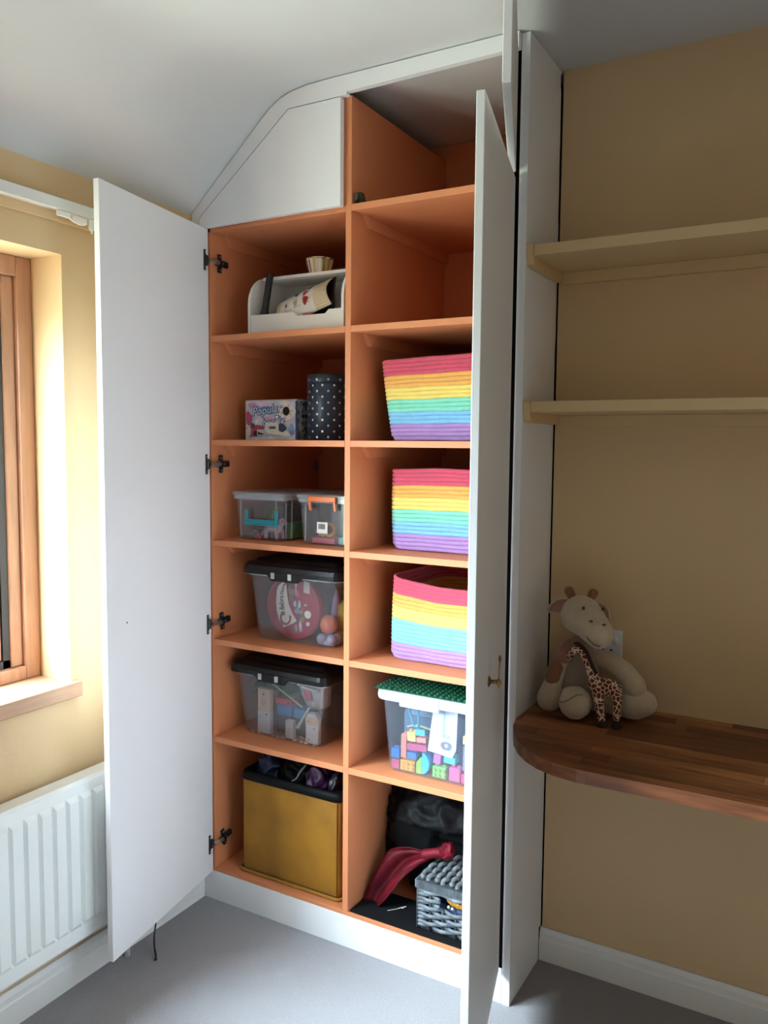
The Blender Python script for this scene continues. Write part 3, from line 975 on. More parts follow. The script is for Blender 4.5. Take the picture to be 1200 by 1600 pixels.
for k in range(3):
    bm = NB()
    u0 = 0.24 + 0.17 * k
    pts = [Mp @ (pillow_point(u0 + 0.0, -0.30 - 0.06 * j, 1) + Vector((0, -0.0020, 0))) for j in range(4)] + [Mp @ (pillow_point(u0 + 0.12, -0.48, 1) + Vector((0, -0.0020, 0)))]
    tube(bm, pts, 0.0005, 4)
    obj('line_print', bm, pm('8F8783', 0.6), pack)
# black roller tube leaning in the left of the organiser
bm = NB()
p0, p1 = Vector((0.094, 0.076, zA + 0.020)), Vector((0.1120, 0.092, zA + 0.184))
tube(bm, [p0, p0.lerp(p1, 0.05), p0.lerp(p1, 0.30), p0.lerp(p1, 0.33), p0.lerp(p1, 0.97), p1], [0.009, 0.0125, 0.0125, 0.0105, 0.0105, 0.008], 14)
tag(obj('marker_pen', bm, M_black, None, True, loc=(0.11, 0.09, zA)), 'thick black pen standing at the left end of the organiser', 'pen')
# dark pouch at the back
bm = NB()
box(bm, 0.190, 0.262, 0.192, 0.215, zA + 0.0135, zA + 0.150, 0.010, 3)
for v in bm.verts:
    v.co += Vector((0, 0.006 * mnoise.noise(v.co * 30), 0.004 * mnoise.noise(v.co * 21)))
tag(obj('dark_pouch', bm, mat('charcoal_fabric', '2C2D30', 0.8, 0.1, 30), None, True, loc=(0.226, 0.20, zA + 0.0085)), 'charcoal pouch at the back of the organiser', 'pouch')
bm = NB()
ellipsoid(bm, (0.166, 0.196, zA + 0.060), (0.028, 0.020, 0.052), Matrix.Rotation(0.25, 3, 'Y'), 3)
for v in bm.verts: v.co += Vector((1, 1, 1)) * 0.004 * mnoise.noise(v.co * 45)
tag(obj('cellophane_bag', bm, mat('brown_cellophane', '6E5850', 0.2, 0.2, 40, 0.2, 60), None, True, loc=(0.166, 0.196, zA + 0.0085)), 'crinkled brown cellophane bag behind the striped pack', 'bag')
# pink eraser showing in the notch
bm = NB(); box(bm, 0.247, 0.280, 0.063, 0.078, zA + 0.0085, zA + 0.056, 0.003)
tag(obj('pink_eraser', bm, pm('B5626B', 0.7), None, False, loc=(0.263, 0.07, zA + 0.0085)), 'pink eraser poking up in the notch of the organiser', 'eraser')
# stack of striped paper cake cases on top
cc = thing('cake_cases', 'stack of striped paper cake cases on top of the organiser', 'cake cases', (0.253, 0.145, OZ))
ncol = 40
cols_ = ['D9CDB8', 'B7A25E', '8F8A44', 'E3D8CC', '6B4A34', 'C3A878', 'D7C4B4', '94733C']
MC = [mat('case_' + c, c, 0.8, 0.03, 20) for c in cols_]
rr_ = random.Random(3)
for q in range(3):
    bm = NB()
    r0, r1, h = 0.031, 0.040, 0.037
    z0 = OZ - 0.0004 + q * 0.003
    rb, rt, ri = [], [], []
    for k in range(ncol * 2):
        t = math.pi * k / ncol
        w_ = 1 + (0.02 if k % 2 else -0.02)
        rb.append(bm.verts.new((0.253 + r0 * w_ * math.cos(t), 0.145 + r0 * w_ * math.sin(t), z0)))
        rt.append(bm.verts.new((0.253 + r1 * w_ * math.cos(t), 0.145 + r1 * w_ * math.sin(t), z0 + h)))
        ri.append(bm.verts.new((0.253 + (r0 - 0.001) * w_ * math.cos(t), 0.145 + (r0 - 0.001) * w_ * math.sin(t), z0 + 0.001)))
    n = ncol * 2
    seq = []
    while len(seq) < n: seq += [rr_.randrange(len(cols_))] * rr_.choice([1, 2, 3])
    for k in range(n):
        f = bm.faces.new((rb[k], rb[(k + 1) % n], rt[(k + 1) % n], rt[k])); f.material_index = seq[k]
        bm.faces.new((rt[k], rt[(k + 1) % n], ri[(k + 1) % n], ri[k])).material_index = 0
    bm.faces.new(list(reversed(rb))); bm.faces.new(ri)
    obj('case', bm, MC, cc)
bm = NB()
lathe(bm, [(0.008, 0.0), (0.0165, 0.003), (0.0195, 0.014), (0.0165, 0.026), (0.008, 0.030)], (0.3790, 0.140, OZ - 0.0004), 'Z', 20)
tag(obj('pink_tub', bm, pm('C79A93', 0.6), None, True, loc=(0.379, 0.14, OZ)), 'small round pink tub at the right end of the organiser top', 'tub')

# ---------------------------------------------------------------- shelf B: printed card box, spotted tin, flat sheet
zB = ZT[2]
pb = thing('printed_box', 'card box covered in pink and blue graffiti print with a round hole', 'box', (0.105, 0.17, zB))
BX0, BX1, BY0, BY1, BZ1 = 0.0088, 0.2010, 0.100, 0.250, zB + 0.1185
obj('body', bbox(BX0, BX1, BY0, BY1, zB + 0.0012, BZ1, 0.0012), mat('pale_print', 'CFC6CE', 0.5, 0.1, 50, col2='A9B3C6'), pb)
obj('lid_flap', bbox(BX0 - 0.001, BX1 + 0.001, BY0 + 0.002, BY1, BZ1 + 0.0002, BZ1 + 0.0035, 0.0006), mat('pale_lid', 'BDB4B6', 0.5, 0.1, 40), pb)
obj('corner_print', bbox(BX1 - 0.004, BX1 + 0.0004, BY0 - 0.0004, BY0 + 0.004, zB + 0.003, BZ1 - 0.002, 0), pm('27466B', 0.5), pb)
obj('side_print', bbox(BX1, BX1 + 0.0004, BY0 + 0.006, BY1 - 0.004, zB + 0.003, BZ1 - 0.002, 0), mat('dark_doodle_print', 'B9B7BD', 0.5, 0.1, 75, col2='20222A'), pb)
yP_ = BY0
lay = [0]
def flat(name, pts, m, par=pb):
    """Flat printed shape on the front of the box, each lying a hair above the last."""
    lay[0] += 1
    bm = NB()
    prism(bm, [(x, yP_ - 0.0002 - 0.00006 * lay[0], z) for x, z in pts], (0, 0.0002, 0))
    return obj(name, bm, m, par)
def blob2(cx, cz, rx, rz, n=14, wob=0.2, seed=0):
    return [(cx + rx * math.cos(2 * math.pi * k / n) * (1 + wob * math.sin(3 * 2 * math.pi * k / n + seed)), cz + rz * math.sin(2 * math.pi * k / n) * (1 + wob * math.cos(2 * 2 * math.pi * k / n + seed))) for k in range(n)]
pr_ = random.Random(8)
for cx, cz, rx, rz, c in ((0.022, 1.509, 0.0125, 0.022, 'A8456A'), (0.035, 1.470, 0.022, 0.020, 'B24D72'), (0.040, 1.548, 0.020, 0.010, 'C58AA6'), (0.075, 1.552, 0.024, 0.008, 'D9B7CC'), (0.060, 1.478, 0.020, 0.013, 'A53E60'),
                          (0.052, 1.538, 0.016, 0.014, '8FA2CC'), (0.086, 1.536, 0.020, 0.012, '6E8CC2'), (0.105, 1.503, 0.024, 0.012, 'D99CC0'), (0.120, 1.470, 0.030, 0.008, 'DCD6D2'), (0.150, 1.463, 0.030, 0.009, 'E0D9D4'),
                          (0.148, 1.481, 0.016, 0.012, '2B3B54'), (0.184, 1.475, 0.012, 0.016, '6F9AC6'), (0.186, 1.466, 0.008, 0.008, '7F6FB8'), (0.021, 1.468, 0.010, 0.016, 'CDBFB4'), (0.050, 1.463, 0.010, 0.010, '2A2A33'), (0.038, 1.487, 0.008, 0.009, '51405A'),
                          (0.054, 1.500, 0.007, 0.008, 'D5DDE6'), (0.170, 1.505, 0.012, 0.008, 'DBA8B4'), (0.163, 1.532, 0.033, 0.026, 'DAD0C6')):
    flat('print_patch', blob2(cx, cz, rx, rz, 16, 0.16, pr_.random() * 6), pm(c, 0.5))
for k in range(11):
    t = 2 * math.pi * k / 11
    c0, c1 = (0.1650, 1.5298), (0.1650 + 0.030 * math.cos(t), 1.5298 + 0.028 * math.sin(t))
    nx, nz = -math.sin(t) * 0.0045, math.cos(t) * 0.0045
    m_ = ((c0[0] + c1[0]) / 2 + nx, (c0[1] + c1[1]) / 2 + nz)
    n_ = ((c0[0] + c1[0]) / 2 - nx, (c0[1] + c1[1]) / 2 - nz)
    flat('petal_print', [c0, m_, c1, n_], pm('EEE8E0' if k % 2 else 'CFC3BD', 0.5))
    flat('petal_line', [(c0[0], c0[1]), (c0[0] * 0.3 + c1[0] * 0.7 + nx * 0.12, c0[1] * 0.3 + c1[1] * 0.7 + nz * 0.12), (c0[0] * 0.3 + c1[0] * 0.7 - nx * 0.12, c0[1] * 0.3 + c1[1] * 0.7 - nz * 0.12)], pm('2C2A30', 0.5))
flat('hole_rim', blob2(0.1650, 1.5298, 0.0135, 0.0140, 24, 0.0), pm('8C8884', 0.5))
flat('hole', blob2(0.1650, 1.5298, 0.0120, 0.0125, 24, 0.0), pm('0B0909', 0.9))
flat('heart_print', [(0.1308 + 0.0006 * 16 * math.sin(t) ** 3, 1.5122 + 0.0006 * (13 * math.cos(t) - 5 * math.cos(2 * t) - 2 * math.cos(3 * t) - math.cos(4 * t))) for t in [2 * math.pi * k / 24 for k in range(24)]], pm('2E557F', 0.5))
flat('heart_print', [(0.1308 + 0.0004 * 16 * math.sin(t) ** 3, 1.5122 + 0.0004 * (13 * math.cos(t) - 5 * math.cos(2 * t) - 2 * math.cos(3 * t) - math.cos(4 * t))) for t in [2 * math.pi * k / 24 for k in range(24)]], pm('E6E6EE', 0.5))
for body, cx, cz, sz in (('Popular', 0.090, 1.5335, 0.0350), ('bonnie', 0.116, 1.4990, 0.0300)):
    for col, bold, dy in (('234E7C', 0.0026, 0.0018), ('DCE4EE', -0.0001, 0.0022)):
        MM = Matrix.Translation((cx, yP_ - dy, cz)) @ Matrix.Rotation(R(-6), 4, 'Y') @ FRONT
        obj('lettering', text_bm(body, sz, MM, 0.0001, 0.25, bold), pm(col, 0.5), pb)
lay[0] = 40
flat('sticker', [(0.0866, 1.4719), (0.1374, 1.4719), (0.1374, 1.4966), (0.0866, 1.4966)], pm('DAD5D0', 0.5))
x_ = 0.101
for k in range(14):
    wv = 0.0006 + 0.0010 * pr_.random()
    flat('barcode_bar', [(x_, 1.4770), (x_ + wv, 1.4770), (x_ + wv, 1.4845), (x_, 1.4845)], pm('2A2A2C', 0.6))
    x_ += wv + 0.0007
flat('photo_print', [(0.0563, 1.4569), (0.0832, 1.4569), (0.0832, 1.4755), (0.0563, 1.4755)], pm('C9BFBA', 0.5))
flat('shoe_print', [(0.0585, 1.4600), (0.0800, 1.4600), (0.0800, 1.4640), (0.0700, 1.4655), (0.0590, 1.4700)], pm('26222A', 0.5))
for k in range(5):
    flat('text_line', [(0.090 + 0.012 * k, 1.4555 + 0.003 * (k % 2)), (0.100 + 0.014 * k, 1.4555 + 0.003 * (k % 2)), (0.100 + 0.014 * k, 1.4566 + 0.003 * (k % 2)), (0.090 + 0.012 * k, 1.4566 + 0.003 * (k % 2))], pm('4A4648', 0.5))
# flat sheet under the box
bm = NB(); box(bm, -0.032, 0.19, 0.035, 0.30, zB, zB + 0.0010, 0)
tag(obj('paper_sheet', bm, mat('pale_green_paper', 'AFAF9A', 0.7, 0.05, 10), None, False, loc=(0.07, 0.15, zB)), 'thin pale sheet lying under the graffiti-printed box', 'paper')
# dark blue tin with silver spots
tin = thing('spotted_tin', 'tall dark blue round tin with silver spots beside the printed box', 'tin', (0.2780, 0.150, zB))
TCX, TCY, TR, TH = 0.2820, 0.155, 0.0655, 0.1930
M_tin = mat('navy_tin', '2A3748', 0.35, 0.05, 10, metal=0.3)
bm = NB(); lathe(bm, [(TR - 0.003, 0.0), (TR, 0.002), (TR, TH - 0.028), (TR - 0.001, TH - 0.0265)], (TCX, TCY, zB + 0.0002), 'Z', 48); obj('body', bm, M_tin, tin, True)
bm = NB(); lathe(bm, [(TR + 0.0015, TH - 0.026), (TR + 0.0022, TH - 0.024), (TR + 0.0018, TH - 0.004), (TR - 0.001, TH - 0.0005), (TR - 0.006, TH), (TR - 0.008, TH - 0.004)], (TCX, TCY, zB), 'Z', 48); obj('lid', bm, M_tin, tin, True)
M_spot = mat('silver_spot', 'D6D9DC', 0.25, 0.02, 5, metal=0.7)
for row in range(11):
    for k in range(12):
        t = 2 * math.pi * (k + 0.5 * (row % 2)) / 12
        zz = zB + 0.010 + row * 0.0166
        r_ = TR + (0.0022 if zz > zB + TH - 0.026 else 0.0002)
        dirv = Vector((math.cos(t), math.sin(t), 0)); tg = Vector((-math.sin(t), math.cos(t), 0))
        if dirv.y > 0.55: continue
        bm = NB()
        cc_ = Vector((TCX, TCY, zz)) + dirv * r_
        ring = [bm.verts.new(cc_ + tg * 0.0034 * math.cos(a) + Vector((0, 0, 0.0034 * math.sin(a))) + dirv * 0.0003) for a in [2 * math.pi * q / 10 for q in range(10)]]
        base_ = [bm.verts.new(v.co - dirv * 0.0008) for v in ring]
        bm.faces.new(ring)
        for q in range(10): bm.faces.new((base_[q], base_[(q + 1) % 10], ring[(q + 1) % 10], ring[q]))
        obj('spot', bm, M_spot, tin)

# ---------------------------------------------------------------- shelf C: two clear boxes with clip handles
zC = ZT[3] + 0.0003
def clip_box(x0, x1, y0, y1, h, label, hx0, hx1, hz, hcol, drop):
    t = thing('storage_box', label, 'storage box', ((x0 + x1) / 2, (y0 + y1) / 2, zC))
    obj('body', tub_shell(x0, x1, y0, y1, zC, zC + h - 0.010, 0.008, 0.016), M_clear, t, False)
    obj('rim', rim_ring(x0 - 0.0085, x1 + 0.0085, y0 - 0.006, y1 + 0.006, 0.016, 0.004, zC + h - 0.022, zC + h - 0.010), M_rim, t)
    bm = NB()
    r0 = rrect(x0 - 0.016, x1 + 0.016, y0 - 0.012, y1 + 0.012, 0.018)
    loft(bm, [at_z(r0, zC + h - 0.0095), at_z(r0, zC + h - 0.001), at_z(rrect(x0 - 0.013, x1 + 0.013, y0 - 0.009, y1 + 0.009, 0.016), zC + h + 0.001)])
    obj('lid', bm, M_rim, t)
    # moulded corner ribs
    for xx in (x0 + 0.018, x1 - 0.018):
        bm = NB(); box(bm, xx - 0.0015, xx + 0.0015, y0 - 0.0035, y0 + 0.0, zC + 0.008, zC + h - 0.024); obj('rib', bm, M_rim, t)
    for yy in (y0 + 0.020, y0 + 0.050):
        bm = NB(); box(bm, x1, x1 + 0.0035, yy - 0.0015, yy + 0.0015, zC + 0.008, zC + h - 0.024); obj('rib', bm, M_rim, t)
    # clip handle on the front
    bm = NB()
    yf = y0 - 0.018
    if drop:      # handle hanging down: two arms and a ridged bar
        box(bm, hx0, hx0 + 0.011, yf, yf + 0.004, hz, hz + 0.046, 0.001, 1)
        box(bm, hx1 - 0.011, hx1, yf, yf + 0.004, hz, hz + 0.046, 0.001, 1)
        for k in range(3):
            box(bm, hx0 - 0.002, hx1 + 0.002, yf - 0.001, yf + 0.005, hz - 0.0005 + 0.0062 * k, hz + 0.0048 + 0.0062 * k, 0.001, 1)
    else:         # handle clipped over the lid with two hooks
        box(bm, hx0, hx1, yf - 0.001, yf + 0.006, hz, hz + 0.016, 0.002, 1)
        for xx in (hx0 + 0.001, hx1 - 0.009):
            prism(bm, [(xx, yf, hz), (xx + 0.008, yf, hz), (xx + 0.011, yf, hz - 0.026), (xx + 0.004, yf, hz - 0.026)], (0, 0.004, 0), 0, 0.0008)
    obj('clip_handle', bm, pm(hcol, 0.35), t)
    return t
clip_box(0.004, 0.174, 0.062, 0.300, 0.146, 'clear box with a teal handle and a pink pony inside', 0.050, 0.172, 1.1890, '138A9E', True)
bx2 = clip_box(0.240, 0.410, 0.068, 0.300, 0.146, 'clear box with an orange clip handle and a barcode label', 0.277, 0.372, 1.2675, 'D96A2B', False)
obj('barcode_label', bbox(0.300, 0.336, 0.0640, 0.0644, 1.1760, 1.2080, 0), pm('E9E6E4', 0.5), bx2)
bm = NB(); x_ = 0.305
for k in range(13):
    wv = 0.0005 + 0.0011 * pr_.random()
    box(bm, x_, x_ + wv, 0.06375, 0.06395, 1.1880, 1.2035)
    x_ += wv + 0.0007
obj('barcode', bm, pm('1C1C1E', 0.6), bx2)
def single(name, label, cat, bm, m, smooth=True, vox=0, group=None):
    zs = min(v.co.z for v in bm.verts)
    xs = [v.co.x for v in bm.verts]; ys_ = [v.co.y for v in bm.verts]
    o = obj(name, bm, m, None, smooth, loc=((min(xs) + max(xs)) / 2, (min(ys_) + max(ys_)) / 2, zs))
    tag(o, label, cat, group)
    if vox: remesh(o, vox, 3)
    return o
zi = zC + 0.0030
pony = thing('toy_pony', 'pale pink toy pony in the teal-handled box', 'toy', (0.128, 0.100, zi))
PX = -0.013
bm = NB()
chain(bm, [((PX + 0.118, 0.098, zi + 0.030), 0.0125), ((PX + 0.148, 0.100, zi + 0.030), 0.0130), ((PX + 0.160, 0.098, zi + 0.046), 0.009), ((PX + 0.166, 0.095, zi + 0.056), 0.0125), ((PX + 0.180, 0.091, zi + 0.052), 0.0075)], 1)
for x, y in ((0.108, 0.090), (0.120, 0.106), (0.148, 0.090), (0.158, 0.108)):
    chain(bm, [((PX + x * 0.9 + 0.0135, y, zi + 0.026), 0.0075), ((PX + x, y, zi + 0.0068), 0.0066)], 1)
remesh(obj('body', bm, pm('C9A9C0', 0.4), pony, True), 0.002, 3)
bm = NB(); chain(bm, [((PX + 0.154, 0.098, zi + 0.058), 0.006), ((PX + 0.150, 0.096, zi + 0.044), 0.0055)], 1)
remesh(obj('mane', bm, pm('8E6FA5', 0.6), pony, True), 0.002, 3)
bm = NB(); chain(bm, [((PX + 0.106, 0.098, zi + 0.032), 0.0055), ((PX + 0.092, 0.094, zi + 0.018), 0.006), ((PX + 0.086, 0.092, zi + 0.008), 0.005)], 1)
remesh(obj('tail', bm, pm('B58CC0', 0.6), pony, True), 0.002, 3)
bm = NB(); ellipsoid(bm, (PX + 0.1735, 0.0835, zi + 0.058), (0.0022, 0.0016, 0.003), None, 1); obj('eye', bm, pm('3A2A44', 0.3), pony, True)
bm = NB(); box(bm, 0.148, 0.168, 0.118, 0.200, zi, zi + 0.050, 0.003)
for k in range(4):
    box(bm, 0.1685, 0.1700, 0.122 + 0.02 * k, 0.132 + 0.02 * k, zi + 0.003, zi + 0.047, 0.0006, 1)
single('toy_fence', 'green ridged plastic toy block in the teal-handled box', 'toy', bm, pm('4F8A4B', 0.4), False)
bm = NB(); box(bm, 0.026, 0.088, 0.095, 0.150, zi, zi + 0.016, 0.003); box(bm, 0.034, 0.060, 0.1, 0.14, zi + 0.016, zi + 0.024, 0.003)
single('toy_cart', 'dark purple toy piece on the floor of the teal-handled box', 'toy', bm, pm('54304C', 0.45), False)
bm = NB(); chain(bm, [((0.038, 0.170, zi + 0.020), 0.018), ((0.060, 0.165, zi + 0.055), 0.016), ((0.070, 0.160, zi + 0.088), 0.010)], 1)
single('toy_leaf', 'green and tan soft toy plant at the back of the teal-handled box', 'toy', bm, pm('6E7A3E', 0.7), True, 0.003)
bm = NB(); box(bm, 0.020, 0.160, 0.215, 0.285, zi, zi + 0.095, 0.008)
single('toy_case', 'dark grey toy case at the back of the teal-handled box', 'toy', bm, pm('4A4650', 0.6), False)
bm = NB(); box(bm, 0.060, 0.085, 0.078, 0.090, zi, zi + 0.010, 0.002); box(bm, 0.066, 0.079, 0.080, 0.088, zi + 0.010, zi + 0.018, 0.003)
single('toy_brush', 'small pink toy brush in the teal-handled box', 'toy', bm, pm('B0365E', 0.4), False)
# second box contents
bm = NB()
tube(bm, [(0.325 + 0.0165 * math.cos(a), 0.092, zi + 0.0405 + 0.0165 * math.sin(a)) for a in [2 * math.pi * k / 24 for k in range(24)]], 0.0055, 10, closed=True)
single('toy_ring', 'yellow toy ring in the orange-clipped box', 'toy', bm, pm('D9A23C', 0.4))
bm = NB(); box(bm, 0.272, 0.352, 0.078, 0.110, zi, zi + 0.0178, 0.003)
for k in range(4): lathe(bm, [(0.006, 0), (0.006, 0.003)], (0.283 + 0.019 * k, 0.102, zi + 0.0177), 'Z', 12)
single('toy_brick', 'long crimson toy brick in the orange-clipped box', 'toy brick', bm, pm('B23A58', 0.4), False)
bm = NB(); box(bm, 0.266, 0.304, 0.120, 0.160, zi, zi + 0.030, 0.006); box(bm, 0.262, 0.300, 0.117, 0.158, zi + 0.031, zi + 0.048, 0.006)
single('toy_car', 'pale and yellow toy vehicle in the orange-clipped box', 'toy', bm, pm('C9A66A', 0.5), False)
bm = NB(); box(bm, 0.255, 0.392, 0.200, 0.280, zi, zi + 0.100, 0.01)
single('toy_case', 'slate grey toy case at the back of the orange-clipped box', 'toy', bm, pm('55525C', 0.6), False)
bm = NB(); box(bm, 0.362, 0.400, 0.080, 0.130, zi, zi + 0.022, 0.004); lathe(bm, [(0.012, 0), (0.014, 0.01), (0.010, 0.02)], (0.381, 0.105, zi + 0.022), 'Z', 16)
single('toy_boat', 'teal toy boat in the orange-clipped box', 'toy', bm, pm('3F8C8C', 0.4), False)

# ---------------------------------------------------------------- shelves D and E: clear boxes with black lids
def lid_box(x0, x1, y0, y1, z0, h, label):
    t = thing('lidded_box', label, 'storage box', ((x0 + x1) / 2, (y0 + y1) / 2, z0))
    a = 0.022
    zr = z0 + h - 0.048
    obj('body', tub_shell(x0, x1, y0, y1, z0, zr + 0.020, a, 0.028, 0.0022), M_clear, t)
    obj('rim', rim_ring(x0 - a - 0.0005, x1 + a + 0.0005, y0 - a * 0.6 - 0.0005, y1 + a * 0.6 + 0.0005, 0.028, 0.010, zr - 0.004, zr - 0.0005), M_rim, t)
    # black lid: skirt, rounded shoulder and a low raised top
    bm = NB()
    e = 0.016
    X0, X1, Y0, Y1 = x0 - a - e, x1 + a + e, y0 - a * 0.6 - e, y1 + a * 0.6 + e
    def rr(i, z): return at_z(rrect(X0 + i, X1 - i, Y0 + i, Y1 - i, 0.034 - min(i, 0.02)), z)
    loft(bm, [rr(0.006, zr), rr(0.0, zr + 0.001), rr(0.0, zr + 0.014), rr(0.004, zr + 0.026), rr(0.016, zr + 0.036), rr(0.030, zr + 0.038), rr(0.040, zr + 0.046), rr(0.060, zr + 0.048)])
    lid = obj('lid', bm, M_blacklid, t)
    xm = (x0 + x1) / 2 - 0.014
    bm = NB()
    prism(bm, [(xm - 0.062, Y0 - 0.001, zr + 0.012), (xm + 0.062, Y0 - 0.001, zr + 0.012), (xm + 0.062, Y0 - 0.001, zr - 0.001), (xm + 0.048, Y0 - 0.001, zr - 0.015), (xm - 0.048, Y0 - 0.001, zr - 0.015), (xm - 0.062, Y0 - 0.001, zr - 0.001)], (0, 0.009, 0), 0, 0.0015)
    obj('latch', bm, M_blacklid, lid)
    for s in (-1, 1):
        bm = NB(); box(bm, xm - 0.010 + 0.031 * s - 0.0065, xm - 0.010 + 0.031 * s + 0.0065, Y0 - 0.003, Y0 + 0.002, zr - 0.009, zr + 0.010, 0.0012, 1)
        obj('clip', bm, M_grey, lid)
    bm = NB(); box(bm, xm + 0.085, xm + 0.125, Y0 - 0.002, Y0 + 0.004, zr + 0.003, zr + 0.012, 0.003, 2); obj('lid_rib', bm, M_blacklid, lid)
    # moulded steps low on the sides
    return t
zD = ZT[4] + 0.0003
zE = ZT[5] + 0.0003
lid_box(0.060, 0.352, 0.078, 0.430, zD, 0.252, 'clear box with black lid holding a pink chocolate tub')
lid_box(0.008, 0.305, 0.078, 0.430, zE, 0.245, 'clear box with black lid holding wooden blocks and scoops')

# pink chocolate tub on its side, its round lid facing out
tub = thing('chocolate_tub', 'round pink chocolate tub lying on its side in the upper black-lidded box', 'tub', (0.182, 0.17, zD + 0.004))
TC = (0.184, zD + 0.1035)
M_tub = mat('pink_tub_plastic', 'A82845', 0.4, 0.05, 8, col2='8F1E38', spec=0.3)
bm = NB(); lathe(bm, [(0.088, 0.110), (0.0985, 0.1105), (0.0995, 0.125), (0.098, 0.126), (0.094, 0.127), (0.084, 0.235), (0.080, 0.2355)], (TC[0], 0, TC[1]), 'Y', 48)
obj('body', bm, M_tub, tub, True)
bm = NB(); lathe(bm, [(0.0985, 0.1095), (0.0985, 0.1070), (0.0955, 0.1060), (0.001, 0.1055)], (TC[0], 0, TC[1]), 'Y', 48)
tl = obj('lid', bm, M_tub, tub, True)
yT = 0.1053
def flat_t(name, pts, c, lvl):
    bm = NB(); prism(bm, [(x, yT - 0.0003 * lvl, z) for x, z in pts], (0, 0.0003, 0)); return obj(name, bm, pm(c, 0.4), tl)
ban = [(0.140, 1.008), (0.149, 1.013), (0.160, 1.004), (0.163, 0.975), (0.170, 0.945), (0.182, 0.920), (0.198, 0.899), (0.186, 0.890), (0.160, 0.878), (0.149, 0.873), (0.147, 0.882), (0.132, 0.895), (0.124, 0.920), (0.121, 0.950), (0.124, 0.985), (0.129, 0.998)]
flat_t('banner_edge', [(0.157 + (x - 0.157) * 1.05, 0.944 + (z - 0.944) * 1.035) for x, z in ban], '6E5A55', 1)
flat_t('banner', ban, 'E2DAD2', 2)
word = 'elebrations'
wc = ['5E4A45', '3E5F8C', '33507F', '4B6F8A', '5A5040', '7B6A4A', '6E6458', '8A7B5A', '6B5F52', '70655A', '5E5048']
zc_, k = 0.9165, 0
for ch in word:
    sz = 0.0290 - 0.0013 * k
    xcen = 0.146 - 0.004 * math.sin(k / 10 * math.pi) + 0.0012 * max(0, k - 6)
    MM = Matrix.Translation((xcen, yT - 0.0011, zc_)) @ Matrix.Rotation(R(-90 + 10 - k * 1.6), 4, 'Y') @ FRONT
    obj('letter', text_bm(ch, sz, MM, 0.0002, 0.0, 0.0006), pm(wc[k], 0.4), tl)
    zc_ += sz * (0.26 if ch in 'lti' else (0.34 if ch == 'r' else 0.42)) + 0.0004
    k += 1
MM = Matrix.Translation((0.158, yT - 0.0011, 0.898)) @ Matrix.Rotation(R(-72), 4, 'Y') @ FRONT
obj('letter', text_bm('C', 0.058, MM, 0.0002, 0.0, 0.0008), pm('8A2E3C', 0.4), tl)
pr_ = random.Random(4)
for x, z, rx, rz, c in ((0.176, 1.010, 0.007, 0.011, '6B555C'), (0.172, 0.990, 0.008, 0.012, '7B6A62'), (0.181, 0.985, 0.008, 0.010, '8C7B66'), (0.178, 0.968, 0.008, 0.012, '6D6258'), (0.185, 0.957, 0.007, 0.010, '5C5560'),
                        (0.196, 1.008, 0.004, 0.008, 'D9A3B0'), (0.196, 0.987, 0.006, 0.014, 'C97E92'), (0.204, 0.980, 0.004, 0.012, 'B65C78'), (0.192, 0.950, 0.005, 0.010, 'CBB6BE'), (0.203, 0.944, 0.006, 0.010, '5F7690'), (0.209, 0.950, 0.004, 0.012, 'C9D0D6'),
                        (0.200, 0.930, 0.009, 0.009, '7C8AA0'), (0.214, 0.927, 0.008, 0.007, '9D8A86'), (0.222, 0.938, 0.006, 0.005, 'B5423F'), (0.226, 0.918, 0.010, 0.010, '6F5B52'), (0.205, 0.908, 0.005, 0.014, '4C4E60'), (0.219, 0.905, 0.008, 0.009, '8B7F60'),
                        (0.212, 0.886, 0.005, 0.012, 'D5D2DA'), (0.214, 0.873, 0.006, 0.007, 'B8A2B4'), (0.240, 0.893, 0.007, 0.007, 'E2D6D8'), (0.196, 0.876, 0.005, 0.010, 'A79AA4'), (0.190, 0.866, 0.006, 0.006, '5E4C58'), (0.224, 0.960, 0.004, 0.010, 'A22A3A'), (0.231, 0.950, 0.006, 0.004, 'C7B0AC')):
    flat_t('sweet_print', blob2(x, z, rx, rz, 12, 0.18, pr_.random() * 6), c, 2.0 + pr_.random())
flat_t('sun_print', blob2(0.2395, 0.922, 0.012, 0.0125, 20, 0.04), 'F1ECE4', 4)
flat_t('tag_print', [(0.224, 0.988), (0.246, 0.984), (0.246, 1.020), (0.224, 1.024)], 'C9B9B6', 2)
# other toys in the same box
zi = zD + 0.0032
bm = NB()
for cx in (0.292, 0.326):
    for q in range(2):
        ellipsoid(bm, (cx, 0.102 + 0.028 * q, zi + 0.017), (0.0165, 0.014, 0.0165), None, 2)
box(bm, 0.280, 0.338, 0.096, 0.136, zi, zi + 0.014, 0.004)
single('egg_box', 'lavender toy egg tray at the bottom of the upper black-lidded box', 'toy', bm, pm('A7A6C8', 0.4))
bm = NB()
lathe(bm, [(0.010, 0), (0.022, 0.006), (0.0265, 0.022), (0.023, 0.040), (0.012, 0.052), (0.003, 0.054)], (0.3075, 0.116, zi + 0.0345), 'Z', 24)
single('toy_orange', 'orange toy fruit above the lavender tray', 'toy', bm, pm('D9663A', 0.45))
bm = NB()
lathe(bm, [(0.012, 0), (0.020, 0.010), (0.021, 0.05), (0.018, 0.075), (0.006, 0.090)], (0.3300, 0.165, zi + 0.036), 'Z', 24)
box(bm, 0.312, 0.348, 0.148, 0.182, zi, zi + 0.036, 0.004)
single('toy_bottle', 'yellow toy bottle beside the orange toy fruit', 'toy', bm, pm('B59A35', 0.45))
bm = NB()
lathe(bm, [(0.016, 0), (0.018, 0.09), (0.012, 0.128), (0.004, 0.150), (0.001, 0.156)], (0.3035, 0.165, zi), 'Z', 20)
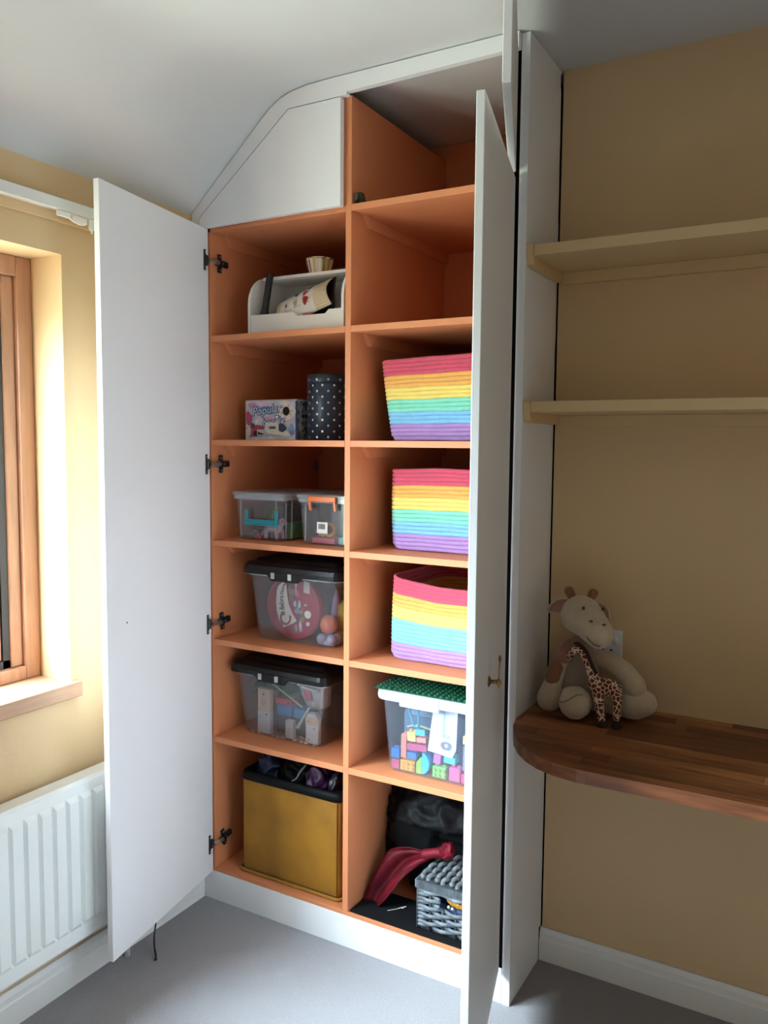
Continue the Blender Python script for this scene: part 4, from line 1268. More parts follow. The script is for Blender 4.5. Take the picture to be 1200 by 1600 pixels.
single('toy_cone', 'purple toy cone standing in the upper black-lidded box', 'toy', bm, pm('8C6AA8', 0.45))
bm = NB(); box(bm, 0.085, 0.335, 0.26, 0.40, zi, zi + 0.14, 0.012)
single('toy_case', 'slate grey toy case at the back of the upper black-lidded box', 'toy', bm, pm('5C5E68', 0.6), False)

# lower black-lidded box: wooden blocks, trays, rod, scoop and cloth
zi = zE + 0.0032
def block(name, label, cat, x0, x1, y0, y1, z0, z1, c, bev=0.002, dots=(), m=None):
    t = thing(name, label, cat, ((x0 + x1) / 2, (y0 + y1) / 2, z0))
    obj('body', bbox(x0, x1, y0, y1, z0, z1, bev), m or pm(c, 0.5), t)
    for dx, dz, r_ in dots:
        bm = NB(); lathe(bm, [(r_, 0), (r_, -0.0008)], (x0 + dx, y0 - 0.0001, z0 + dz), 'Y', 12); obj('hole', bm, pm('3B2A22', 0.8), t)
    return t
M_pale = mat('pale_wood', 'C2A48C', 0.6, 0.08, 12, stretch=(6, 6, 0.8))
M_whitewood = mat('whitewashed_wood', 'B7B3B4', 0.6, 0.05, 12)
t = block('wooden_block', 'tall pale wooden block with round holes in the lower black-lidded box', 'wooden block', 0.058, 0.106, 0.092, 0.110, zi, zi + 0.142, '', 0.002, ((0.024, 0.124, 0.0035), (0.035, 0.062, 0.003), (0.010, 0.052, 0.002)), M_pale)
obj('pale_half', bbox(0.0578, 0.1062, 0.0917, 0.1103, zi + 0.0006, zi + 0.072, 0.002), M_whitewood, t)
bm = NB(); tube(bm, [(0.082 + 0.007 * math.cos(a), 0.0918, zi + 0.100 + 0.009 * math.sin(a)) for a in [2 * math.pi * k / 20 for k in range(20)]], 0.0007, 5, closed=True); obj('ring_mark', bm, pm('6E4E3C', 0.7), t)
bm = NB(); prism(bm, [(0.240, 0.092, zi), (0.286, 0.092, zi), (0.286, 0.092, zi + 0.078), (0.275, 0.092, zi + 0.094), (0.250, 0.092, zi + 0.094), (0.240, 0.092, zi + 0.080)], (0, 0.018, 0), 0, 0.002)
t = thing('wooden_block', 'house-shaped whitewashed block with a chamfered top', 'wooden block', (0.263, 0.10, zi))
obj('body', bm, M_whitewood, t)
obj('top_half', bbox(0.2405, 0.2855, 0.0915, 0.0925, zi + 0.058, zi + 0.080, 0.0003), M_pale, t)
for dx, dz in ((0.252, 0.068), (0.272, 0.048), (0.252, 0.012)):
    bm = NB(); lathe(bm, [(0.0022, 0), (0.0022, -0.0008)], (dx, 0.0912, zi + dz), 'Y', 12); obj('hole', bm, pm('3B2A22', 0.8), t)
block('wooden_block', 'small plain whitewashed block between the two taller blocks', 'wooden block', 0.163, 0.192, 0.094, 0.112, zi, zi + 0.056, '', 0.002, (), M_whitewood)
block('toy_block', 'long dark block lying behind the wooden blocks', 'toy block', 0.108, 0.235, 0.125, 0.165, zi, zi + 0.058, '3C3A42', 0.003)
block('toy_tray', 'larger blue toy tray resting on the dark block', 'toy', 0.112, 0.172, 0.118, 0.170, zi + 0.0585, zi + 0.093, '3E74B4', 0.003)
block('toy_tray', 'smaller blue toy tray beside the larger one', 'toy', 0.176, 0.222, 0.118, 0.170, zi + 0.0585, zi + 0.090, '4A80BC', 0.003)
block('toy_block', 'red block on top of the larger blue tray', 'toy block', 0.110, 0.172, 0.112, 0.160, zi + 0.0935, zi + 0.116, 'B8424E', 0.004, ((0.052, 0.010, 0.003),))
bm = NB(); tube(bm, [(0.212, 0.092, zi + 0.042), (0.232, 0.098, zi + 0.078), (0.246, 0.104, zi + 0.106)], [0.011, 0.0095, 0.009], 12, sq=(1, 0.5))
single('wooden_spatula', 'pale flat toy spatula leaning by the house-shaped block', 'toy', bm, pm('A9B5A6', 0.5))
bm = NB(); tube(bm, [(0.100, 0.094, zi + 0.172), (0.160, 0.095, zi + 0.140), (0.226, 0.096, zi + 0.106)], 0.0028, 8)
single('thin_rod', 'thin pale rod slanting across the lower black-lidded box', 'rod', bm, pm('9DA58F', 0.5))
# milky scoop hanging at the right
sc_ = thing('toy_scoop', 'milky plastic toy bucket with a pink mark in the lower black-lidded box', 'toy', (0.255, 0.13, zi + 0.09))
bm = NB()
Ms = Matrix.Translation((0.256, 0.150, zi + 0.088)) @ Matrix.Rotation(R(-14), 4, 'Y')
lathe(bm, [(0.018, 0.0), (0.034, 0.010), (0.046, 0.055), (0.050, 0.092), (0.047, 0.092), (0.043, 0.055), (0.031, 0.012), (0.016, 0.003)], (0, 0, 0), 'Z', 28)
bmesh.ops.transform(bm, matrix=Ms, verts=bm.verts)
obj('bowl', bm, M_milky, sc_, True)
bm = NB(); tube(bm, [Ms @ Vector((-0.048, -0.022, 0.090)), Ms @ Vector((0.0, -0.055, 0.082)), Ms @ Vector((0.040, -0.040, 0.062))], 0.004, 8); obj('handle', bm, pm('C9CBC8', 0.5), sc_, True)
bm = NB(); box(bm, -0.013, 0.013, -0.0490, -0.0460, 0.040, 0.078, 0.001, 1, 0, Ms); obj('pink_mark', bm, pm('A84A5C', 0.5), sc_)
# green cloth at the top
bm = NB()
n = 16
gr = [[bm.verts.new((0.012 + 0.180 * i / n, 0.125 + 0.02 * math.sin(i * 0.9) + 0.05 * j / 6, zi + 0.130 + 0.036 * (j / 6) + 0.008 * math.sin(i * 0.8 + j) + (0.015 if i < 7 else 0.0) * (1 - j / 6) * -1)) for j in range(7)] for i in range(n + 1)]
for i in range(n):
    for j in range(6): bm.faces.new((gr[i][j], gr[i + 1][j], gr[i + 1][j + 1], gr[i][j + 1]))
o = single('green_cloth', 'crumpled green cloth filling the top of the lower black-lidded box', 'cloth', bm, mat('green_felt', '4E7046', 0.9, 0.15, 20, 0.2, 120, col2='2F4A33'))
so = o.modifiers.new('solid', 'SOLIDIFY'); so.thickness = 0.004
bm = NB(); box(bm, 0.030, 0.300, 0.230, 0.400, zi, zi + 0.118, 0.012)
single('toy_case', 'dark toy case at the back of the lower black-lidded box', 'toy', bm, pm('34323A', 0.6), False)
bm = NB(); ellipsoid(bm, (0.121, 0.094, zi + 0.176), (0.011, 0.006, 0.009), None, 2); chain(bm, [((0.121, 0.096, zi + 0.174), 0.007), ((0.128, 0.100, zi + 0.166), 0.005)], 1)
single('blue_peg', 'small blue toy peg under the lid latch', 'toy', bm, pm('2E64A8', 0.4), True)
# wood chips scattered on the floor of the box
rq = random.Random(2)
for k in range(30):
    x = 0.034 + rq.random() * 0.255; y = rq.choice([0.0835, 0.0865, 0.0885, 0.116, 0.119]) + rq.random() * 0.003
    s = 0.0035 + rq.random() * 0.003
    bm = NB(); box(bm, -s, s, -s * 0.4, s * 0.4, 0, s * 0.9, 0.0008, 1, 0, Matrix.Translation((x, y, zi)) @ Matrix.Rotation(rq.random() * 3, 4, 'Z'))
    single('wooden_bead', 'small pale wooden bead on the floor of the lower black-lidded box', 'bead', bm, M_pale, False, 0, 'loose beads in the lower black-lidded box')

# ---------------------------------------------------------------- left bottom: mustard fabric bin with a black liner bag
zF = 0.1065
M_must = mat('mustard_velvet', 'A06E0C', 0.8, 0.08, 6, 0.15, 90, col2='845806', sheen=0.06)
M_bag = mat('black_bin_bag', '0B0C0F', 0.6, 0.2, 20, 0.5, 45, spec=0.16)
fb = thing('fabric_bin', 'mustard yellow velvet storage bin lined with a black bag, bottom left', 'storage bin', (0.219, 0.22, zF))
FX0, FX1, FY0, FY1, FZ1 = 0.040, 0.402, 0.034, 0.420, 0.412
bm = NB()
loft(bm, [at_z(rrect(FX0 + 0.002, FX1 - 0.002, FY0 + 0.002, FY1 - 0.002, 0.014), zF + 0.006), at_z(rrect(FX0, FX1, FY0, FY1, 0.014), zF + 0.012), at_z(rrect(FX0 + 0.001, FX1 - 0.001, FY0 - 0.001, FY1, 0.014), (zF + FZ1) / 2), at_z(rrect(FX0, FX1, FY0, FY1, 0.014), FZ1 - 0.003),
          at_z(rrect(FX0 + 0.003, FX1 - 0.003, FY0 + 0.003, FY1 - 0.003, 0.012), FZ1), at_z(rrect(FX0 + 0.008, FX1 - 0.008, FY0 + 0.008, FY1 - 0.008, 0.008), FZ1 - 0.002), at_z(rrect(FX0 + 0.009, FX1 - 0.009, FY0 + 0.009, FY1 - 0.009, 0.008), zF + 0.02)])
obj('body', bm, M_must, fb, True)
bm = NB()
rp_ = rrect(FX0 - 0.006, FX1 + 0.006, FY0 - 0.006, FY1 + 0.004, 0.018)
tube(bm, [(x, y, zF + 0.0055) for x, y in rp_], 0.005, 8, closed=True)
obj('base_piping', bm, M_must, fb, True)
for xx in (FX1 - 0.010,):
    bm = NB(); tube(bm, [(xx, FY0 - 0.0012, zF + 0.014), (xx, FY0 - 0.0018, 0.26), (xx, FY0 - 0.0012, FZ1 - 0.006)], 0.0015, 6); obj('seam', bm, M_must, fb, True)
# liner: black bag hanging inside, folded over the edge
bm = NB()
rings = []
for q, (ins, z) in enumerate(((-0.0015, FZ1 - 0.012), (-0.0045, FZ1 - 0.010), (-0.0050, FZ1 + 0.004), (-0.001, FZ1 + 0.014), (0.010, FZ1 + 0.015), (0.014, FZ1 + 0.004), (0.016, FZ1 - 0.060))):
    ring = []
    for k, (x, y) in enumerate(rrect(FX0 + ins, FX1 - ins, FY0 + ins, FY1 - ins, 0.022, 8)):
        u = (x - FX0) / (FX1 - FX0)
        p = Vector((x, y, z - 0.006 * math.sin(math.pi * u)))
        ring.append(p + (Vector((0, 0, 1)) * (mnoise.noise(p * 40) * 0.004) if 1 < q < 5 else Vector((0, 0, 0))))
    rings.append(ring)
loft(bm, rings, False, True)
o = obj('liner_bag', bm, M_bag, fb, True)
def crumple(name, label, c, r, m, seed, sub=5):
    bm = NB()
    ellipsoid(bm, c, r, None, sub)
    c = Vector(c)
    sd = Vector((seed, seed * 2.3, seed * 0.7))
    for v in bm.verts:
        n_ = (v.co - c).normalized()
        v.co += n_ * min(r) * ((0.35 - abs(mnoise.noise(v.co * 24 + sd))) * 0.7 + (0.3 - abs(mnoise.noise(v.co * 55 + sd))) * 0.3)
        v.co.z = min(v.co.z, ZT[5] - T - 0.032 if v.co.x < 0.0 else ZT[5] - T - 0.003)
    return single(name, label, 'cloth', bm, m)
M_plum = mat('plum_satin', '1C0E24', 0.4, 0.2, 20, 0.2, 60)
crumple('navy_cloth', 'navy blue shiny cloth at the left of the mustard bin', (0.106, 0.100, FZ1 + 0.014), (0.038, 0.038, 0.042), mat('navy_satin', '0F2246', 0.45, 0.15, 20, 0.2, 60), 1.3)
crumple('black_cloth', 'black shiny cloth in the middle of the mustard bin', (0.200, 0.100, FZ1 + 0.012), (0.042, 0.038, 0.041), M_bag, 4.1)
crumple('purple_cloth', 'purple shiny cloth poking out of the mustard bin', (0.288, 0.100, FZ1 + 0.012), (0.034, 0.038, 0.042), mat('purple_satin', '3C1544', 0.45, 0.15, 20, 0.2, 60), 2.7)
crumple('plum_cloth', 'near-black plum cloth at the right of the mustard bin', (0.353, 0.100, FZ1 + 0.010), (0.021, 0.038, 0.040), M_plum, 6.2)
bm = NB()
tube(bm, smooth_path([(0.232, 0.036, FZ1 + 0.0185), (0.246, 0.038, FZ1 + 0.030), (0.252, 0.046, FZ1 + 0.046), (0.258, 0.070, FZ1 + 0.062)], 5), 0.0045, 8, sq=(1, 0.4))
single('grey_ribbon', 'narrow grey ribbon hanging over the bag in the mustard bin', 'ribbon', bm, mat('grey_ribbon', '6A6A72', 0.4, 0.1, 20))

# ---------------------------------------------------------------- right column: three rainbow rope baskets
BANDS = [('purple', 'A07BB8', 4), ('blue', '76AED4', 3), ('mint', '78C6AE', 3), ('yellow', 'DDC264', 3), ('orange', 'D99E4C', 3), ('raspberry', 'C0425C', 4)]
def rope_mat(c):
    m = mat('rope_' + c, c, 0.85, 0.04, 60, 0.5, 300, sheen=0.2)
    return m
def rope_basket(label, x0, x1, y0, y1, z0, h, lean, taper, sag, bow):
    t = thing('rope_basket', label, 'basket', ((x0 + x1) / 2, (y0 + y1) / 2, z0), 'rainbow rope baskets')
    rows = sum(b[2] for b in BANDS)
    ph = h / rows
    def pt(px, py, f, z):
        cx, cy = (x0 + x1) / 2, (y0 + y1) / 2
        s = 1 - taper * (1 - f)
        x = cx + (px - cx) * s
        y = cy + (py - cy) * (1 - taper * 0.6 * (1 - f))
        # belly of the soft walls
        b = bow * math.sin(math.pi * f)
        y += (b if py > cy else -b)
        u = (px - x0) / (x1 - x0)
        return Vector((x + lean * f * (1 - u), y, z + sag(u, (py - y0) / (y1 - y0)) * f))
    base = rrect(x0, x1, y0, y1, 0.045, 7)
    # subdivide the straight runs
    pts = []
    for i, p in enumerate(base):
        q = base[(i + 1) % len(base)]
        d = math.hypot(q[0] - p[0], q[1] - p[1])
        n = max(1, int(d / 0.02))
        for j in range(n): pts.append((p[0] + (q[0] - p[0]) * j / n, p[1] + (q[1] - p[1]) * j / n))
    cx, cy = (x0 + x1) / 2, (y0 + y1) / 2
    r = 0
    for name, c, n in BANDS:
        bm = NB()
        for q in range(n):
            zc = z0 + (r + 0.5) * ph
            f = (r + 0.5) / rows
            path = []
            for (px, py) in pts:
                path.append(pt(px, py, f, zc + (0.0003 if r == 0 else 0) + 0.0006 * math.sin(px * 40 + r)))
            shrink = 0.012 if r == 0 else 0.0
            if shrink:
                path = [Vector((cx + (v.x - cx) * (1 - shrink * 2), cy + (v.y - cy) * (1 - shrink * 2), v.z)) for v in path]
            tube(bm, path, ph * 0.56, 8, closed=True, sq=(0.72, 1.0))
            r += 1
        obj(name + '_rope_band', bm, rope_mat(c), t, True)
    bm = NB()
    ring = [pt(px, py, 0.03, z0 + 0.006) for px, py in pts]
    ring2 = [v + Vector((0, 0, 0.006)) for v in ring]
    loft(bm, [ring, ring2])
    obj('base', bm, rope_mat('A07BB8'), t)
    return t
rope_basket('rainbow rope basket on the highest of its three shelves, leaning outwards', 0.522, 0.868, 0.060, 0.400, ZT[2] + 0.0022, 0.219, -0.022, 0.06, lambda u, v: 0.010 * u - 0.004 * (1 - v), 0.004)
rope_basket('rainbow rope basket on the middle of its three shelves', 0.512, 0.866, 0.104, 0.440, ZT[3] + 0.0022, 0.221, 0.000, 0.02, lambda u, v: 0.006 * math.sin(u * 3.1), 0.006)
rope_basket('rainbow rope basket on the lowest of its three shelves, front rim sagging', 0.526, 0.868, 0.082, 0.430, ZT[4] + 0.0022, 0.226, 0.006, 0.0, lambda u, v: -0.020 * (1 - v) * min(1, u * 2.2) + 0.006, 0.004)

# ---------------------------------------------------------------- right: clear box of toy bricks with a green base plate on its lid
zG = ZT[5] + 0.0003
bb = thing('brick_box', 'clear box with a white lid, full of colourful toy bricks', 'storage box', (0.70, 0.20, zG))
GX0, GX1, GY0, GY1, GH = 0.548, 0.835, 0.046, 0.400, 0.212
obj('body', tub_shell(GX0, GX1, GY0, GY1, zG, zG + GH - 0.006, 0.016, 0.026, 0.0022), clear_mat('clear_blue_plastic', 'F6F9FD', 0.06, 0.05, 'BFC9D6'), bb)
bm = NB()
def gr_(i, z): return at_z(rrect(GX0 - 0.030 + i, GX1 + 0.030 - i, GY0 - 0.026 + i, GY1 + 0.026 - i, 0.036), z)
loft(bm, [gr_(0.008, zG + GH - 0.0055), gr_(0.001, zG + GH - 0.005), gr_(0.0, zG + GH + 0.004), gr_(0.002, zG + GH + 0.018), gr_(0.008, zG + GH + 0.022)])
glid = obj('lid', bm, mat('white_translucent_lid', 'B2BECB', 0.35, 0.03, 20), bb)
bm = NB(); box(bm, 0.600, 0.720, GY0 - 0.0285, GY0 - 0.020, zG + GH - 0.016, zG + GH + 0.020, 0.004); obj('latch', bm, MATS['white_translucent_lid'], glid)
for xx in (0.622, 0.688):
    bm = NB(); box(bm, xx, xx + 0.013, GY0 - 0.0300, GY0 - 0.026, zG + GH - 0.004, zG + GH + 0.011, 0.0015, 1); obj('latch_mark', bm, pm('BFC9D2', 0.4), glid)
# green studded base plate lying on the lid
gp = thing('base_plate', 'dark green studded base plate lying on the brick box lid', 'toy base plate', (0.70, 0.18, zG + GH + 0.0223))
zP = zG + GH + 0.0223
obj('plate', bbox(0.520, 0.868, 0.024, 0.372, zP, zP + 0.003, 0.0005, 1), pm('0A4530', 0.35), gp)
M_stud = pm('0D5238', 0.3)
stud_me = None
ns = 0
for j in range(14):
    for i in range(20):
        x, y = 0.5285 + 0.0174 * i, 0.033 + 0.0174 * j
        if stud_me is None:
            bm = NB(); lathe(bm, [(0.0052, 0.0), (0.0052, 0.0042), (0.0046, 0.0048)], (0, 0, 0), 'Z', 10)
            bmesh.ops.recalc_face_normals(bm, faces=bm.faces)
            stud_me = bpy.data.meshes.new('stud'); bm.to_mesh(stud_me); bm.free(); stud_me.materials.append(M_stud)
        so = bpy.data.objects.new('stud', stud_me)
        C.objects.link(so); so.parent = gp
        so.location = Vector((x, y, zP + 0.003)) - BASE[gp.name]
# the bricks
def brick(label, x0, x1, z0, z1, c, y0=0.056, dep=0.030, studs=2, front=0, rot=0.0, shape=None, face='top'):
    bm = NB()
    cx, cz = (x0 + x1) / 2, (z0 + z1) / 2
    if shape == 'slope':
        prism(bm, [(x0, y0, z0), (x1, y0, z0), (x1, y0, z1), (x0 + (x1 - x0) * 0.75, y0, z1), (x0, y0, z0 + (z1 - z0) * 0.62)], (0, dep, 0), 0, 0.001)
    elif shape == 'round':
        prism(bm, [(x0, y0, z0)] + [(x0 + (x1 - x0) * math.sin(R(a)), y0, z0 + (z1 - z0) * (0.5 - 0.5 * math.cos(R(a)))) for a in range(10, 180, 17)] + [(x0, y0, z1)], (0, dep, 0), 0, 0.001)
    else:
        box(bm, x0, x1, y0, y0 + dep, z0, z1, 0.0012, 1)
    if studs and shape is None:
        for k in range(studs):
            xs = x0 + (x1 - x0) * (k + 0.5) / studs
            r_ = min(0.0055, (x1 - x0) / studs * 0.33)
            lathe(bm, [(r_, -0.0004), (r_, 0.0045)], (xs, y0 + dep / 2, z1), 'Z', 12)
    for k in range(front):
        for q in range(2):
            xs = x0 + (x1 - x0) * (k + 0.5) / front
            r_ = 0.0042
            lathe(bm, [(r_, 0.0004), (r_, -0.0035)], (xs, y0, z0 + (z1 - z0) * (0.28 + 0.44 * q)), 'Y', 12)
    if rot:
        bmesh.ops.transform(bm, matrix=Matrix.Translation((cx, y0, cz)) @ Matrix.Rotation(R(rot), 4, 'Y') @ Matrix.Translation((-cx, -y0, -cz)), verts=bm.verts)
    return single('toy_brick', label, 'toy brick', bm, pm(c, 0.35), False, 0, 'toy bricks in the brick box')
gz = zG + 0.0030
brick('crimson toy brick under the blue one in the left corner of the brick box', 0.5560, 0.5800, gz, gz + 0.0250, 'C24B6B', 0.060, 0.030, 1)
b_ = brick('mid blue toy brick showing one ring stud, left corner of the brick box', 0.5545, 0.5800, gz + 0.0300, gz + 0.0560, '2F78C4', 0.060, 0.030, 1)
bm_ = None
brick('orange toy brick with front studs on the brick box floor', 0.5835, 0.6290, gz, gz + 0.0290, 'E8A94A', 0.060, 0.030, 2, 3)
brick('tall salmon toy brick standing on the orange brick', 0.5840, 0.6010, gz + 0.0340, gz + 0.1010, 'E58D7B', 0.062, 0.030, 1)
brick('cornflower blue toy brick beneath the long rose brick', 0.6030, 0.6320, gz + 0.0345, gz + 0.0530, '4D7FC8', 0.062, 0.030, 2)
brick('long rose toy brick tilted across the pile', 0.6030, 0.6640, gz + 0.0605, gz + 0.0790, 'C7557F', 0.062, 0.030, 3, 0, -4)
brick('pale yellow toy brick on the left of the rose brick', 0.6030, 0.6290, gz + 0.0850, gz + 0.1110, 'F0D37A', 0.062, 0.030, 2, 0, -4)
brick('salmon toy brick on the right of the rose brick', 0.6320, 0.6620, gz + 0.0865, gz + 0.1000, 'EE9A86', 0.062, 0.030, 2, 0, -4)
brick('sky blue toy brick at the top of the pile', 0.6290, 0.6580, gz + 0.1060, gz + 0.1230, '5FB8E0', 0.062, 0.030, 2, 0, -4)
brick('lime green sloped toy brick on the brick box floor', 0.6330, 0.6510, gz, gz + 0.0470, '9CC65C', 0.060, 0.030, 0, 0, 0, 'slope')
brick('bright cyan round-backed toy brick beside the lime slope', 0.6515, 0.6730, gz, gz + 0.0600, '45C3EE', 0.060, 0.030, 0, 0, 0, 'round')
brick('green toy brick with front studs on the brick box floor', 0.6830, 0.7240, gz, gz + 0.0310, '8EC06A', 0.060, 0.030, 2, 3)
brick('orchid purple toy brick on top of the green brick', 0.6840, 0.7060, gz + 0.0360, gz + 0.0640, 'D07ACB', 0.064, 0.030, 1, 0, 6)
brick('turquoise toy brick half hidden by the white leaflet', 0.7140, 0.7480, gz + 0.0430, gz + 0.0640, '62D4E8', 0.066, 0.030, 2, 0, 4)
brick('pink toy brick on the floor right of the green one', 0.7330, 0.7650, gz, gz + 0.0360, 'E66C9C', 0.060, 0.030, 2)
brick('deep pink toy brick at the right end of the brick box floor', 0.7690, 0.8000, gz, gz + 0.0250, 'E05C8C', 0.060, 0.030, 2)
brick('yellow toy brick high on the right of the leaflet', 0.7690, 0.7960, gz + 0.1050, gz + 0.1280, 'F0D98C', 0.066, 0.030, 2)
brick('grey blue toy brick under the high yellow one', 0.7690, 0.7980, gz + 0.0310, gz + 0.1000, '8790AC', 0.068, 0.030, 0)
bm = NB(); box(bm, 0.560, 0.825, 0.110, 0.385, gz, gz + 0.165, 0.02)
single('blue_toy_bag', 'large slate blue bag filling the back of the brick box', 'bag', bm, mat('slate_blue_bag', '5F7896', 0.45, 0.12, 14, 0.3, 40, col2='41566E'), False)
# white leaflet leaning inside the front wall, with a small printed emblem
lf = thing('leaflet', 'white paper leaflet with a small printed badge inside the brick box', 'leaflet', (0.715, 0.06, gz + 0.066))
bm = NB()
prism(bm, [(0.6700, 0.0570, gz + 0.0720), (0.7430, 0.0570, gz + 0.0640), (0.7560, 0.0530, gz + 0.0900), (0.7600, 0.0515, gz + 0.1980), (0.6890, 0.0515, gz + 0.1980)], (0, 0.0008, 0))
obj('sheet', bm, mat('white_paper', 'E9EDF1', 0.7, 0.02, 20), lf)
bm = NB(); prism(bm, [(x, 0.0526, z) for x, z in blob2(0.7260, gz + 0.096, 0.0155, 0.0120, 20, 0.05)], (0, 0.0008, 0)); obj('badge_print', bm, pm('7C8A8C', 0.6), lf)
bm = NB(); prism(bm, [(x, 0.0522, z) for x, z in blob2(0.7275, gz + 0.097, 0.0055, 0.0060, 14, 0.1)], (0, 0.0008, 0)); obj('badge_centre', bm, pm('E9A9C4', 0.6), lf)
bm = NB(); prism(bm, [(0.722, 0.0520, gz + 0.117), (0.735, 0.0520, gz + 0.117), (0.735, 0.0520, gz + 0.128), (0.722, 0.0520, gz + 0.128)], (0, 0.0004, 0)); obj('line_print', bm, pm('B9C3C6', 0.6), lf)
bm = NB(); prism(bm, [(0.712, 0.0512, gz + 0.120), (0.719, 0.0512, gz + 0.120), (0.7245, 0.0510, gz + 0.196), (0.7175, 0.0510, gz + 0.196)], (0, 0.0004, 0)); obj('stripe_print', bm, pm('C7DFDD', 0.6), lf)
# teal carabiner clip
bm = NB()
tube(bm, smooth_path([(0.6250, 0.060, gz + 0.134), (0.6130, 0.060, gz + 0.168), (0.6130, 0.060, gz + 0.188), (0.6220, 0.060, gz + 0.196), (0.6330, 0.060, gz + 0.192), (0.6390, 0.060, gz + 0.165), (0.6390, 0.060, gz + 0.134), (0.6320, 0.060, gz + 0.130)], 5) , 0.0032, 8, closed=True)
single('teal_clip', 'teal plastic snap hook above the brick pile', 'clip', bm, pm('3E9DB0', 0.35))
bm = NB(); tube(bm, smooth_path([(0.6030, 0.066, gz + 0.124), (0.6280, 0.064, gz + 0.1330), (0.6480, 0.064, gz + 0.1330), (0.6760, 0.068, gz + 0.127)], 5), 0.0042, 8, sq=(1, 0.6))
single('straw_twig', 'straw yellow plastic twig across the top of the bricks', 'toy', bm, pm('CDB97C', 0.6))

# ---------------------------------------------------------------- right bottom: black bag, maroon cloth, grey wicker basket
zW = 0.1065
bm = NB()
ellipsoid(bm, (0.650, 0.370, zW + 0.170), (0.260, 0.245, 0.215), None, 6)
for v in bm.verts:
    n_ = (v.co - Vector((0.650, 0.370, zW + 0.170))).normalized()
    v.co += n_ * (mnoise.noise(v.co * 8) * 0.035 + (0.5 - abs(mnoise.noise(v.co * 19))) * 0.030 + (0.5 - abs(mnoise.noise(v.co * 43))) * 0.010)
    v.co.x = min(max(v.co.x, XD1 + 0.003), XR - 0.003); v.co.y = min(v.co.y, DC - 0.004); v.co.z = min(max(v.co.z, zW), ZT[5] - T - 0.032)
    if v.co.z < 0.34: v.co.y = max(v.co.y, 0.165 if v.co.x < 0.635 else (0.228 if v.co.z < 0.29 else 0.19))
single('black_bag', 'bulging black plastic bag in the bottom right compartment', 'bag', bm, M_bag)
bm = NB()
box(bm, 0.456, 0.884, 0.004, 0.145, zW, zW + 0.004, 0.001)
for v in bm.verts: v.co.z += 0.0
single('black_mat', 'flat black cloth on the floor of the bottom right compartment', 'cloth', bm, mat('black_cloth', '101114', 0.9, 0.1, 20, spec=0.15), False)
bm = NB(); tube(bm, smooth_path([(0.551, 0.055, zW + 0.0062), (0.568, 0.072, zW + 0.0065), (0.582, 0.086, zW + 0.009), (0.592, 0.090, zW + 0.012)], 4), [0.0011] * 6 + [0.0016] * 7, 6)
tube(bm, [(0.578, 0.083, zW + 0.0080), (0.588, 0.082, zW + 0.010)], 0.0012, 6)
single('white_string', 'thin pale string lying on the black cloth', 'string', bm, pm('B5B2AE', 0.7))
# maroon satin cloth: a draped sheet between two edges with folds, gathered in a knot
Lc = [(0.4620, 0.072, 0.1120), (0.474, 0.096, 0.165), (0.503, 0.116, 0.227), (0.523, 0.126, 0.255), (0.580, 0.126, 0.276), (0.638, 0.126, 0.280), (0.690, 0.118, 0.312)]
Rc = [(0.518, 0.060, 0.1130), (0.546, 0.064, 0.146), (0.580, 0.082, 0.199), (0.617, 0.096, 0.236), (0.648, 0.106, 0.261), (0.674, 0.110, 0.280), (0.697, 0.114, 0.284)]
LP, RP = smooth_path(Lc, 8), smooth_path(Rc, 8)
bm = NB()
nv = 18
gr2 = []
for i, (a, b) in enumerate(zip(LP, RP)):
    row = []
    f = i / (len(LP) - 1)
    for j in range(nv + 1):
        s = j / nv
        p = a.lerp(b, s)
        amp = 0.016 * math.sin(math.pi * min(1, f * 1.15)) + 0.004
        d = amp * (math.sin(s * 7.0 + f * 3.0) * 0.55 + math.sin(s * 13.0 - f * 5.0) * 0.35) - 0.018 * math.sin(math.pi * s) * (1 - f)
        p = p + Vector((-0.10, -0.85, 0.30)) * d
        row.append(bm.verts.new(p))
    gr2.append(row)
for a, b in zip(gr2, gr2[1:]):
    for j in range(nv): bm.faces.new((a[j], a[j + 1], b[j + 1], b[j]))
mc = thing('maroon_cloth', 'maroon satin cloth draped over the black bag and knotted', 'cloth', (0.57, 0.09, zW + 0.005))
M_maroon = mat('maroon_satin', '6A0E20', 0.55, 0.12, 14, 0.1, 80, col2='45060F', spec=0.18)
o = obj('drape', bm, M_maroon, mc, True)
so = o.modifiers.new('solid', 'SOLIDIFY'); so.thickness = 0.0025; so.offset = 0
bm = NB()
ellipsoid(bm, (0.706, 0.116, 0.302), (0.021, 0.020, 0.026), None, 4)
for v in bm.verts: v.co += Vector((mnoise.noise(v.co * 70), mnoise.noise(v.co * 60 + Vector((3, 1, 2))), mnoise.noise(v.co * 55))) * 0.008
obj('knot', bm, M_maroon, mc, True)
bm = NB(); chain(bm, [((0.640, 0.112, 0.276), 0.016), ((0.675, 0.112, 0.290), 0.014), ((0.700, 0.114, 0.298), 0.015)], 2)
o = obj('gather', bm, M_maroon, mc, True); remesh(o, 0.003, 4)
